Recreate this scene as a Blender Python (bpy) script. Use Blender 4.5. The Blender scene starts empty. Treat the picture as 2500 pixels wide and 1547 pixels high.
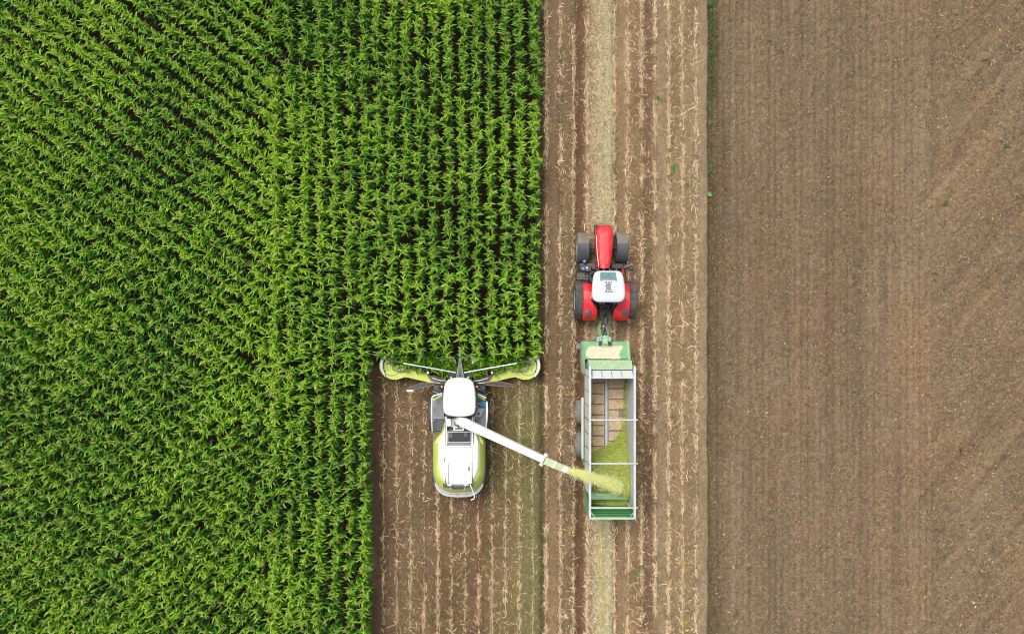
import bpy, bmesh, math, random
import numpy as np
from mathutils import Vector, Matrix
R = math.radians
random.seed(7)
scene = bpy.context.scene
COL = scene.collection

# ------------------------------------------------------------------ camera, sky, sun, exposure
H = 37.5                      # drone height in metres
G = 56.25 / 2500              # metres of ground per photo pixel
cam_d = bpy.data.cameras.new('camera'); cam = bpy.data.objects.new('camera', cam_d); COL.objects.link(cam)
cam.location = (0, 0, H); cam.rotation_euler = (0, 0, 0)
cam_d.sensor_width = 36; cam_d.lens = 24; cam_d.clip_end = 1000; cam_d.clip_start = 0.5
scene.camera = cam
SUN_EL, SUN_AZ = R(62), R(125)          # azimuth = direction the light comes from, ccw from +X
sun_d = bpy.data.lights.new('sun', 'SUN'); sun = bpy.data.objects.new('sun', sun_d); COL.objects.link(sun)
sun_d.energy = 1.5; sun_d.angle = R(26); sun_d.color = (1.0, 0.96, 0.9)
sv = Vector((math.cos(SUN_EL)*math.cos(SUN_AZ), math.cos(SUN_EL)*math.sin(SUN_AZ), math.sin(SUN_EL)))
sun.rotation_euler = sv.to_track_quat('Z', 'Y').to_euler()
sun.location = (0, 0, 60)
w = bpy.data.worlds.new('World'); scene.world = w; w.use_nodes = True
nt = w.node_tree; nt.nodes.clear()
sky = nt.nodes.new('ShaderNodeTexSky'); sky.sky_type = 'NISHITA'; sky.sun_disc = False
sky.sun_elevation = SUN_EL; sky.sun_rotation = R(90) - SUN_AZ
sky.dust_density = 5.0; sky.air_density = 1.0
hs = nt.nodes.new('ShaderNodeHueSaturation'); hs.inputs['Saturation'].default_value = 0.30
bg = nt.nodes.new('ShaderNodeBackground'); bg.inputs['Strength'].default_value = 0.115
wo = nt.nodes.new('ShaderNodeOutputWorld')
nt.links.new(sky.outputs[0], hs.inputs['Color']); nt.links.new(hs.outputs[0], bg.inputs[0]); nt.links.new(bg.outputs[0], wo.inputs[0])
scene.view_settings.view_transform = 'Standard'; scene.view_settings.look = 'None'
scene.view_settings.gamma = 1.0; scene.view_settings.exposure = 0.70; scene.view_settings.use_curve_mapping = False
scene.render.engine = 'CYCLES'
scene.cycles.max_bounces = 6; scene.cycles.diffuse_bounces = 3; scene.cycles.transmission_bounces = 3
scene.cycles.filter_width = 1.1; scene.cycles.caustics_reflective = False; scene.cycles.caustics_refractive = False

# ------------------------------------------------------------------ helpers
def P(px, py, z=0.0):
    "where something seen at a photo pixel stands when it is z metres high"
    s = G * (H - z) / H
    return Vector(((px-1250)*s, (773.5-py)*s, z))
def PX(px): return (px-1250)*G
def PY(py): return (773.5-py)*G

def tag(o, label=None, cat=None, group=None, kind=None):
    if label: o['label'] = label
    if cat: o['category'] = cat
    if group: o['group'] = group
    if kind: o['kind'] = kind
    return o

def noise_node(nt, scale, detail=4, rough=0.6, coord=None):
    n = nt.nodes.new('ShaderNodeTexNoise'); n.inputs['Scale'].default_value = scale
    n.inputs['Detail'].default_value = detail; n.inputs['Roughness'].default_value = rough
    nt.links.new(coord, n.inputs['Vector']); return n

def mat(name, col, rough=0.5, metal=0.0, var=0.12, scale=3.0, bump=0.0, bscale=60, dirt=0.0, dirtcol=(0.22,0.17,0.11), coat=0.0, alpha=1.0, trans=0.0):
    m = bpy.data.materials.new(name); m.use_nodes = True
    nt = m.node_tree; b = nt.nodes['Principled BSDF']
    tc = nt.nodes.new('ShaderNodeTexCoord'); co = tc.outputs['Object']
    n = noise_node(nt, scale, 5, 0.65, co)
    mr = nt.nodes.new('ShaderNodeMapRange'); mr.inputs['From Min'].default_value = .3; mr.inputs['From Max'].default_value = .7
    mr.inputs['To Min'].default_value = 1-var; mr.inputs['To Max'].default_value = 1+var
    nt.links.new(n.outputs['Fac'], mr.inputs['Value'])
    mul = nt.nodes.new('ShaderNodeVectorMath'); mul.operation = 'SCALE'; mul.inputs[0].default_value = col
    nt.links.new(mr.outputs[0], mul.inputs['Scale']); out = mul.outputs[0]
    if dirt > 0:
        d = noise_node(nt, 2.3, 8, 0.75, co)
        dr = nt.nodes.new('ShaderNodeMapRange'); dr.inputs['From Min'].default_value = .48; dr.inputs['From Max'].default_value = .68
        dr.inputs['To Max'].default_value = dirt
        nt.links.new(d.outputs['Fac'], dr.inputs['Value'])
        mx = nt.nodes.new('ShaderNodeMix'); mx.data_type = 'RGBA'
        nt.links.new(dr.outputs[0], mx.inputs[0]); nt.links.new(out, mx.inputs[6]); mx.inputs[7].default_value = (*dirtcol, 1)
        out = mx.outputs[2]
    nt.links.new(out, b.inputs['Base Color'])
    rr = nt.nodes.new('ShaderNodeMapRange'); rr.inputs['To Min'].default_value = max(0, rough-.12); rr.inputs['To Max'].default_value = min(1, rough+.12)
    nt.links.new(n.outputs['Fac'], rr.inputs['Value']); nt.links.new(rr.outputs[0], b.inputs['Roughness'])
    b.inputs['Metallic'].default_value = metal; b.inputs['Coat Weight'].default_value = coat
    b.inputs['Transmission Weight'].default_value = trans
    if bump > 0:
        bn = noise_node(nt, bscale, 4, 0.6, co); bp = nt.nodes.new('ShaderNodeBump'); bp.inputs['Strength'].default_value = bump
        bp.inputs['Distance'].default_value = 0.03
        nt.links.new(bn.outputs['Fac'], bp.inputs['Height']); nt.links.new(bp.outputs[0], b.inputs['Normal'])
    return m

def attr_mat(name, rough=0.8, fine=0.0, fscale=30, bump=0.0, bscale=25, translucent=0.0, spec=0.5, mult=1.0):
    "colour comes from the mesh's own 'Col' attribute (pigment of each leaf / patch of soil, some with shade painted in), with procedural variation"
    m = bpy.data.materials.new(name); m.use_nodes = True
    nt = m.node_tree; b = nt.nodes['Principled BSDF']; o = nt.nodes['Material Output']
    at = nt.nodes.new('ShaderNodeAttribute'); at.attribute_name = 'Col'; out = at.outputs['Color']
    tc = nt.nodes.new('ShaderNodeTexCoord'); co = tc.outputs['Object']
    if fine > 0:
        n = noise_node(nt, fscale, 6, 0.75, co)
        mr = nt.nodes.new('ShaderNodeMapRange'); mr.inputs['From Min'].default_value = .32; mr.inputs['From Max'].default_value = .68
        mr.inputs['To Min'].default_value = (1-fine)*mult; mr.inputs['To Max'].default_value = (1+fine)*mult
        nt.links.new(n.outputs['Fac'], mr.inputs['Value'])
        mul = nt.nodes.new('ShaderNodeVectorMath'); mul.operation = 'SCALE'
        nt.links.new(out, mul.inputs[0]); nt.links.new(mr.outputs[0], mul.inputs['Scale']); out = mul.outputs[0]
    nt.links.new(out, b.inputs['Base Color']); b.inputs['Roughness'].default_value = rough
    b.inputs['Specular IOR Level'].default_value = spec
    if bump > 0:
        bn = noise_node(nt, bscale, 6, 0.7, co); bp = nt.nodes.new('ShaderNodeBump'); bp.inputs['Strength'].default_value = bump
        bp.inputs['Distance'].default_value = 0.05
        nt.links.new(bn.outputs['Fac'], bp.inputs['Height']); nt.links.new(bp.outputs[0], b.inputs['Normal'])
    if translucent > 0:
        t = nt.nodes.new('ShaderNodeBsdfTranslucent'); nt.links.new(out, t.inputs['Color'])
        mx = nt.nodes.new('ShaderNodeMixShader'); mx.inputs[0].default_value = translucent
        nt.links.new(b.outputs[0], mx.inputs[1]); nt.links.new(t.outputs[0], mx.inputs[2]); nt.links.new(mx.outputs[0], o.inputs['Surface'])
    return m

ORG = Vector((0, 0, 0))       # origin of the thing being built
class MB:
    "collects shapes in world metres; build() links them as one mesh object"
    def __init__(s): s.v = []; s.f = []
    def add(s, vs, fs):
        b = len(s.v); s.v += [Vector(p) for p in vs]; s.f += [tuple(b+i for i in f) for f in fs]; return s
    def box(s, x0, x1, y0, y1, z0, z1):
        x0, x1 = min(x0, x1), max(x0, x1); y0, y1 = min(y0, y1), max(y0, y1)
        return s.add([(x0,y0,z0),(x1,y0,z0),(x1,y1,z0),(x0,y1,z0),(x0,y0,z1),(x1,y0,z1),(x1,y1,z1),(x0,y1,z1)],
              [(3,2,1,0),(4,5,6,7),(0,1,5,4),(1,2,6,5),(2,3,7,6),(3,0,4,7)])
    def pbox(s, px0, px1, py0, py1, z0, z1):
        "box whose top face is seen at these photo pixels"
        a = P(px0, py0, z1); c = P(px1, py1, z1); return s.box(a.x, c.x, a.y, c.y, z0, z1)
    def loft(s, rings, cap0=True, cap1=True):
        n = len(rings[0]); vs = [p for r in rings for p in r]; fs = []
        for k in range(len(rings)-1):
            for i in range(n):
                j = (i+1) % n; fs.append((k*n+i, k*n+j, (k+1)*n+j, (k+1)*n+i))
        if cap0: fs.append(tuple(range(n-1, -1, -1)))
        if cap1: fs.append(tuple((len(rings)-1)*n+i for i in range(n)))
        return s.add(vs, fs)
    def prism(s, poly, z0, z1): return s.loft([[(p[0], p[1], z0) for p in poly], [(p[0], p[1], z1) for p in poly]])
    def tube(s, pts, r, n=8, r1=None):
        pts = [Vector(p) for p in pts]; rings = []
        for i, p in enumerate(pts):
            t = (pts[min(i+1, len(pts)-1)] - pts[max(i-1, 0)]).normalized()
            u = t.cross(Vector((0,0,1)));
            if u.length < .05: u = t.cross(Vector((0,1,0)))
            u.normalize(); q = t.cross(u).normalized()
            rr = r if r1 is None else r + (r1-r)*i/(len(pts)-1)
            rings.append([p + u*math.cos(a)*rr + q*math.sin(a)*rr for a in [2*math.pi*k/n for k in range(n)]])
        return s.loft(rings)
    def beam(s, a, b, wd, ht):
        a = Vector(a); b = Vector(b); t = (b-a).normalized(); u = t.cross(Vector((0,0,1)))
        if u.length < .05: u = Vector((1,0,0))
        u.normalize(); q = u.cross(t).normalized()
        mk = lambda p: [p-u*wd/2-q*ht/2, p+u*wd/2-q*ht/2, p+u*wd/2+q*ht/2, p-u*wd/2+q*ht/2]
        return s.loft([mk(a), mk(b)])
    def lathe(s, c, axis, prof, n=32):
        "prof = list of (radius, offset along axis)"
        c = Vector(c); ax = Vector(axis).normalized(); u = ax.orthogonal().normalized(); q = ax.cross(u)
        rings = [[c + ax*o + (u*math.cos(a)+q*math.sin(a))*max(r, 1e-4) for a in [2*math.pi*k/n for k in range(n)]] for r, o in prof]
        return s.loft(rings)
    def build(s, name, m, parent=None, bevel=0.0, smooth=35, seg=2):
        me = bpy.data.meshes.new(name); me.from_pydata([tuple(p-ORG) for p in s.v], [], s.f)
        bm = bmesh.new(); bm.from_mesh(me); bmesh.ops.recalc_face_normals(bm, faces=bm.faces); bm.to_mesh(me); bm.free()
        me.materials.append(m)
        if smooth:
            me.shade_smooth(); me.set_sharp_from_angle(angle=R(smooth))
        o = bpy.data.objects.new(name, me); COL.objects.link(o)
        if bevel:
            b = o.modifiers.new('bevel', 'BEVEL'); b.width = bevel; b.segments = seg; b.limit_method = 'ANGLE'; b.angle_limit = R(40)
            b.harden_normals = False
        if parent is not None: o.parent = parent
        else: o.location = ORG
        return o
def empty(name, loc, label, cat, group=None):
    global ORG
    ORG = Vector(loc)
    o = bpy.data.objects.new(name, None); COL.objects.link(o); o.location = ORG; o.empty_display_size = .2
    return tag(o, label, cat, group)
def rpoly(pts, r, n=5):
    "polygon with rounded corners; r may be a list"
    out = []; N = len(pts); pts = [Vector(p[:2]) for p in pts]
    for i, p in enumerate(pts):
        a = pts[i-1]-p; b = pts[(i+1) % N]-p; rr = r[i] if isinstance(r, (list, tuple)) else r
        rr = min(rr, a.length*.49, b.length*.49); A = p+a.normalized()*rr; B = p+b.normalized()*rr
        for k in range(n+1):
            t = k/n; out.append((1-t)**2*A + 2*t*(1-t)*p + t*t*B)
    return out
def arc(cx, cy, r, a0, a1, z, n=16):
    return [Vector((cx+r*math.cos(a), cy+r*math.sin(a), z)) for a in [R(a0+(a1-a0)*k/n) for k in range(n+1)]]
def scaled(poly, k, c=None):
    c = c or sum((Vector(p[:2]) for p in poly), Vector((0,0)))/len(poly)
    return [c+(Vector(p[:2])-c)*k for p in poly]

def npmesh(name, V, F, col=None, m=None, smooth=False):
    V = np.ascontiguousarray(V, dtype=np.float32).reshape(-1, 3); F = np.ascontiguousarray(F, dtype=np.int32)
    me = bpy.data.meshes.new(name); me.vertices.add(len(V)); me.vertices.foreach_set('co', V.ravel())
    k = F.shape[1]; me.loops.add(F.size); me.loops.foreach_set('vertex_index', F.ravel())
    me.polygons.add(len(F)); me.polygons.foreach_set('loop_start', np.arange(0, F.size, k, dtype=np.int32))
    me.polygons.foreach_set('loop_total', np.full(len(F), k, dtype=np.int32))
    if smooth: me.polygons.foreach_set('use_smooth', np.ones(len(F), dtype=bool))
    else: me.polygons.foreach_set('use_smooth', np.zeros(len(F), dtype=bool))
    me.update(calc_edges=True)
    if col is not None:
        a = me.color_attributes.new('Col', 'FLOAT_COLOR', 'POINT')
        c = np.ones((len(V), 4), dtype=np.float32); c[:, :3] = col.reshape(-1, 3); a.data.foreach_set('color', c.ravel())
    if m: me.materials.append(m)
    return me
def npobj(name, V, F, col, m, smooth=False):
    o = bpy.data.objects.new(name, npmesh(name, V, F, col, m, smooth)); COL.objects.link(o); return o

def vnoise(x, y, seed=0):
    xi = np.floor(x).astype(np.int64); yi = np.floor(y).astype(np.int64); fx = x-xi; fy = y-yi
    fx = fx*fx*(3-2*fx); fy = fy*fy*(3-2*fy)
    def h(a, b):
        n = (a*374761393 + b*668265263 + seed*974634777) & 0xffffffff
        n = ((n ^ (n >> 13))*1274126177) & 0xffffffff
        return ((n ^ (n >> 16)) & 0xffff)/65535.0
    return (h(xi,yi)*(1-fx)+h(xi+1,yi)*fx)*(1-fy) + (h(xi,yi+1)*(1-fx)+h(xi+1,yi+1)*fx)*fy
def fbm(x, y, octv=4, seed=0):
    s = 0; a = .5; t = 0
    for k in range(octv):
        s = s + a*vnoise(x, y, seed+k); t += a; a *= .55; x = x*2.03+11.3; y = y*2.03+5.7
    return s/t
rng = np.random.default_rng(11)

# ------------------------------------------------------------------ materials
M = {}
M['leaf'] = attr_mat('corn_leaf', rough=0.42, translucent=0.28, spec=0.5)
M['straw'] = attr_mat('dry_straw', rough=0.8, translucent=0.1, spec=0.2)
M['chaff'] = attr_mat('chopped_maize', rough=0.85, translucent=0.15, spec=0.2)
M['soil'] = attr_mat('soil', rough=0.95, fine=0.42, fscale=9, bump=0.9, bscale=14, spec=0.15)
M['base_soil'] = mat('dark_field_soil', (0.085,0.058,0.038), rough=.95, var=.35, scale=1.5, bump=.8, bscale=8)
M['white'] = mat('white_paint', (0.76,0.76,0.745), rough=.4, var=.05, coat=.15, dirt=.3, dirtcol=(.50,.47,.38))
M['roofwhite'] = mat('tractor_roof_grey_white', (0.50,0.54,0.54), rough=.4, var=.04, dirt=.15, dirtcol=(.45,.42,.35))
M['greywhite'] = mat('galvanised_light_grey', (0.45,0.475,0.475), rough=.5, var=.1, dirt=.5, dirtcol=(.32,.33,.22))
M['lime'] = mat('lime_green_paint', (0.46,0.57,0.10), rough=.4, var=.08, coat=.2, dirt=.35, dirtcol=(.52,.52,.28))
M['limedirty'] = mat('dusty_lime_paint', (0.46,0.55,0.08), rough=.5, var=.1, dirt=.75, dirtcol=(.33,.27,.16))
M['red'] = mat('red_paint', (0.68,0.012,0.022), rough=.38, var=.08, coat=.3, dirt=.35, dirtcol=(.60,.14,.11))
M['darkred'] = mat('dark_red_paint', (0.50,0.010,0.015), rough=.4, var=.08, dirt=.2)
M['green'] = mat('trailer_green_paint', (0.14,0.32,0.15), rough=.5, var=.1, dirt=.55, dirtcol=(.36,.43,.29))
M['palegreen'] = mat('faded_green_paint', (0.26,0.41,0.26), rough=.55, var=.14, dirt=.75, dirtcol=(.45,.50,.35))
M['deepgreen'] = mat('deep_green_paint', (0.04,0.19,0.055), rough=.45, var=.1, dirt=.2)
M['tyre'] = mat('tyre_rubber', (0.055,0.052,0.05), rough=.85, var=.25, scale=6, dirt=.75, dirtcol=(.17,.145,.12), bump=.3)
M['tyredust'] = mat('dusty_tyre_rubber', (0.16,0.145,0.12), rough=.9, var=.2, scale=6, dirt=.6, dirtcol=(.26,.23,.18), bump=.3)
M['dark'] = mat('black_plastic', (0.028,0.030,0.034), rough=.5, var=.3, scale=8, dirt=.35, dirtcol=(.12,.11,.09))
M['fender'] = mat('dark_grey_plastic', (0.055,0.060,0.072), rough=.55, var=.15, scale=8, dirt=.15, dirtcol=(.14,.14,.13))
M['greyplast'] = mat('mid_grey_plastic', (0.18,0.19,0.20), rough=.55, var=.12, scale=8, dirt=.25)
M['deck'] = mat('ribbed_deck_grey', (0.20,0.21,0.225), rough=.5, metal=.2, var=.12, scale=5, dirt=.35, dirtcol=(.27,.24,.19))
M['steel'] = mat('bare_steel', (0.36,0.40,0.43), rough=.35, metal=.6, var=.15, scale=6)
M['palesteel'] = mat('pale_blue_steel', (0.50,0.60,0.64), rough=.4, metal=.2, var=.08)
M['rust'] = mat('brown_dirty_steel', (0.15,0.105,0.07), rough=.8, var=.3, scale=9, dirt=.4)
M['rim'] = mat('silver_rim', (0.52,0.55,0.58), rough=.4, metal=.2, var=.08, dirt=.3)
M['glass'] = mat('dark_cab_glass', (0.025,0.05,0.05), rough=.12, var=.1, coat=.5)
M['teal'] = mat('tinted_roof_window', (0.10,0.20,0.20), rough=.15, var=.35, scale=9, coat=.5)
M['orange'] = mat('orange_lens', (0.85,0.22,0.03), rough=.25, var=.05, coat=.5)
M['blue'] = mat('blue_plastic', (0.02,0.28,0.62), rough=.35, var=.08)
M['tan'] = mat('worn_wood_floor', (0.48,0.34,0.235), rough=.85, var=.3, scale=9, dirt=.45, dirtcol=(.36,.31,.17), bump=.2)
M['dust'] = mat('settled_plant_dust', (0.50,0.475,0.33), rough=.95, var=.2, scale=10, bump=.5, bscale=40)
M['pink'] = mat('faded_red_mark', (0.70,0.09,0.10), rough=.5)
M['hose'] = mat('black_hose', (0.03,0.03,0.035), rough=.4)

# ------------------------------------------------------------------ ground
XEDGE = PX(1727)             # furrow between stubble and tilled field
CUTX = PX(918)               # left limit of the harvested strip
def srgb(r, g, b): return np.array([((c/255+.055)/1.055)**2.4 if c > 10 else c/3294 for c in (r, g, b)])
def sheet(name, x0, x1, y0, y1, step, zf, cf, m):
    nx = int((x1-x0)/step)+1; ny = int((y1-y0)/step)+1
    X, Y = np.meshgrid(np.linspace(x0, x1, nx), np.linspace(y0, y1, ny))
    Z = zf(X, Y); V = np.stack([X, Y, Z], -1); i = np.arange(nx*ny).reshape(ny, nx)
    F = np.stack([i[:-1,:-1], i[:-1,1:], i[1:,1:], i[1:,:-1]], -1).reshape(-1, 4)
    o = npobj(name, V, F, cf(X, Y, Z), m, True); tag(o, kind='structure'); return o

MB().box(-300, 300, -300, 300, -0.6, -0.30).build('ground', M['base_soil'], smooth=0)['kind'] = 'structure'

Y0, Y1 = -21.5, 21.5
# (photo x, colour in the sRGB look of that strip of soil, roughness of relief, height)
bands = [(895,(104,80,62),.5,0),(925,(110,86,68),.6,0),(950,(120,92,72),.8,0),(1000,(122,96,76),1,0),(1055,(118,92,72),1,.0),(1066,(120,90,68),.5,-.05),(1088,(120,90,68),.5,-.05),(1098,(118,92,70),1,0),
 (1145,(118,92,70),1,0),(1155,(124,90,70),.5,-.05),(1180,(120,88,68),.5,-.05),(1190,(118,96,70),1,0),(1240,(128,104,78),1,0),(1272,(132,116,82),1.2,.01),(1290,(134,124,88),1.3,.02),(1312,(128,118,82),1.3,0),(1320,(88,76,52),.6,-.05),(1326,(96,80,56),.6,-.04),
 (1334,(140,114,88),1,.02),(1341,(144,114,90),.4,-.03),(1356,(144,114,88),.4,-.03),(1364,(118,94,74),1,.0),(1380,(132,108,84),1,0),(1400,(120,96,76),1,0),(1412,(108,80,60),.6,-.07),(1424,(120,90,68),.6,-.06),(1432,(150,116,90),.8,0),
 (1443,(156,126,96),1,0),(1450,(158,140,110),1,.03),(1466,(168,154,122),1,.05),(1485,(172,162,130),1,.05),(1494,(160,144,112),1,.02),(1502,(124,96,72),.7,-.05),(1512,(148,120,92),.4,-.07),(1527,(154,126,98),.4,-.06),(1534,(146,116,90),1,0),(1560,(140,112,86),1,.0),(1575,(124,96,74),1,-.02),(1590,(128,100,78),1,-.02),(1600,(150,120,94),.6,0),
 (1608,(156,130,104),.3,-.05),(1624,(154,128,102),.3,-.05),(1634,(136,108,84),1,0),(1650,(146,120,92),1,0),(1680,(146,122,94),1,0),(1702,(144,118,92),.7,0),(1712,(156,132,108),.3,.01),(1727,(150,126,98),.4,-.0),(1732,(90,76,54),.6,-.1)]
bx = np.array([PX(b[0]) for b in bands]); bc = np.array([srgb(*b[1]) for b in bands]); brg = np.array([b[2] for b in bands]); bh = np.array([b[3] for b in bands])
SOILK = np.array([.62,.66,.65])
def warp(X, Y): return X + .10*(fbm(X*.7, Y*.35, 3, 5)-.5) + .10*(fbm(X*3, Y*2.2, 3, 6)-.5)
def stub_z(X, Y):
    W = warp(X, Y); h = np.interp(W, bx, bh); r = np.interp(W, bx, brg)
    z = h*1.2 + r*(.09*(fbm(X*2.5, Y*1.6, 4, 21)-.5) + .07*(fbm(X*9, Y*8, 3, 31)-.5))
    # tyre lug prints in the wheel tracks
    for c, wd in ((1077, 12), (1167, 12), (1519, 9), (1414, 9)):
        u = np.abs(X-PX(c))/(wd*G); msk = np.clip(1.3-u, 0, 1)
        z = z + .022*msk*np.sin((Y-np.abs(X-PX(c))*.9)*2*math.pi/.24)*(fbm(X*1.1, Y*.8, 2, 44) > .42)
    e = np.clip((X-XEDGE-.16*(fbm(Y*.6, Y*0, 3, 48)-.5)-.10*(fbm(Y*4, X*2, 2, 49)-.5))/.16, 0, 1); z = z-.34*e*e*(3-2*e)
    return z
def stub_c(X, Y, Z):
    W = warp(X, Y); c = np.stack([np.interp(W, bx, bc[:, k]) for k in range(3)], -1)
    a = fbm(X*.9, Y*.5, 4, 51)[..., None]; b = fbm(X*5, Y*4, 4, 52)[..., None]
    c = c*(.78+.44*a)*(.72+.56*b)*np.array([1.05, 1.06, 1.04])
    g = np.clip((fbm(X*1.3, Y*.7, 3, 61)-.52)*5, 0, 1)[..., None]*.5     # thin green chaff dust
    g = g*(W < PX(1330))[..., None]
    c = c*(1-g) + c*np.array([.86, 1.06, .62])*g
    uc = (np.clip((Y-PY(900))/.4, 0, 1)*np.clip((PX(1316)-X)/.2, 0, 1))[..., None]  # under the uncut rows the soil colour carries painted shade
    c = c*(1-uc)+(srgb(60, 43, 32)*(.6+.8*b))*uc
    return c*SOILK
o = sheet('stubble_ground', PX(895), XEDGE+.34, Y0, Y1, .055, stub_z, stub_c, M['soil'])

def till_z(X, Y):
    W = X; e = np.clip((X-XEDGE)/.5, 0, 1)
    z = -.13 - .02*(1-e) + .10*(fbm(X*4, Y*4, 3, 71)-.5) + .06*(fbm(X*12, Y*12, 2, 72)-.5)
    z += .026*np.sin(X*2*math.pi/.36+fbm(X*.3, Y*.1, 2, 79)*2)*(X < PX(2290)) + 0.04*(fbm((X*.72-Y*.70)*3.2, (X+Y)*.25, 3, 73)-.5)*(X > PX(2230))
    return z
def till_c(X, Y, Z):
    base = srgb(137, 113, 91)
    c = np.ones(X.shape+(3,))*base
    st = (.55*fbm(X*1.6, Y*.09, 3, 81)+.45*fbm(X*6, Y*.12, 2, 87))[..., None]; a = fbm(X*.35, Y*.2, 3, 82)[..., None]; b = fbm(X*6, Y*6, 4, 83)[..., None]
    dg = fbm((X*.75-Y*.66)*2.6, (X*.66+Y*.75)*.18, 3, 84)[..., None]
    k = np.clip((X-PX(2230))/1.5 + (fbm(Y*.2, X*.2, 2, 9)-.5)*3, 0, 1)[..., None]
    c = c*(.66+.68*(st*(1-k)+(.5+(dg-.5)*.9)*k))*(.86+.28*a)*(.62+.76*b)
    rd = np.clip((fbm(X*.5, Y*.35, 4, 85)-.45)*4, 0, 1)[..., None]
    c = c*(1-rd) + c*np.array([1.04, .97, .95])*rd
    yl = np.clip((X-PX(2000))/8, 0, 1)[..., None]*.5; c = c*(1-yl)+c*np.array([1.03, 1.03, .96])*yl
    bd = (np.clip((X-PX(2165))/.5, 0, 1)*np.clip((PX(2285)-X)/.5, 0, 1))[..., None]; c = c*(1+.07*bd)*(1-.05*np.clip((PX(2150)-X)/1, 0, 1)[..., None])
    e = np.clip(1-(X-XEDGE)/(1.0+.7*fbm(X*.5, Y*.8, 2, 86)), 0, 1)[..., None]
    c = c*(1-e) + c*np.array([.50, .54, .42])*e
    return c*SOILK
sheet('tilled_ground', XEDGE-.12, PX(2500)+4, Y0, Y1, .065, till_z, till_c, M['soil'])
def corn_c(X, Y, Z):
    return np.ones(X.shape+(3,))*srgb(56, 40, 30)*(.6+.8*fbm(X*3, Y*3, 3, 91)[..., None])*SOILK  # damp soil, darkened further with painted shade below the corn
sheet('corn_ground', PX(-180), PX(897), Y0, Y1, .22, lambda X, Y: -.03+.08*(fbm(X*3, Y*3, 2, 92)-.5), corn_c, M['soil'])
def front_c(X, Y, Z): return corn_c(X, Y, Z)

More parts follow.
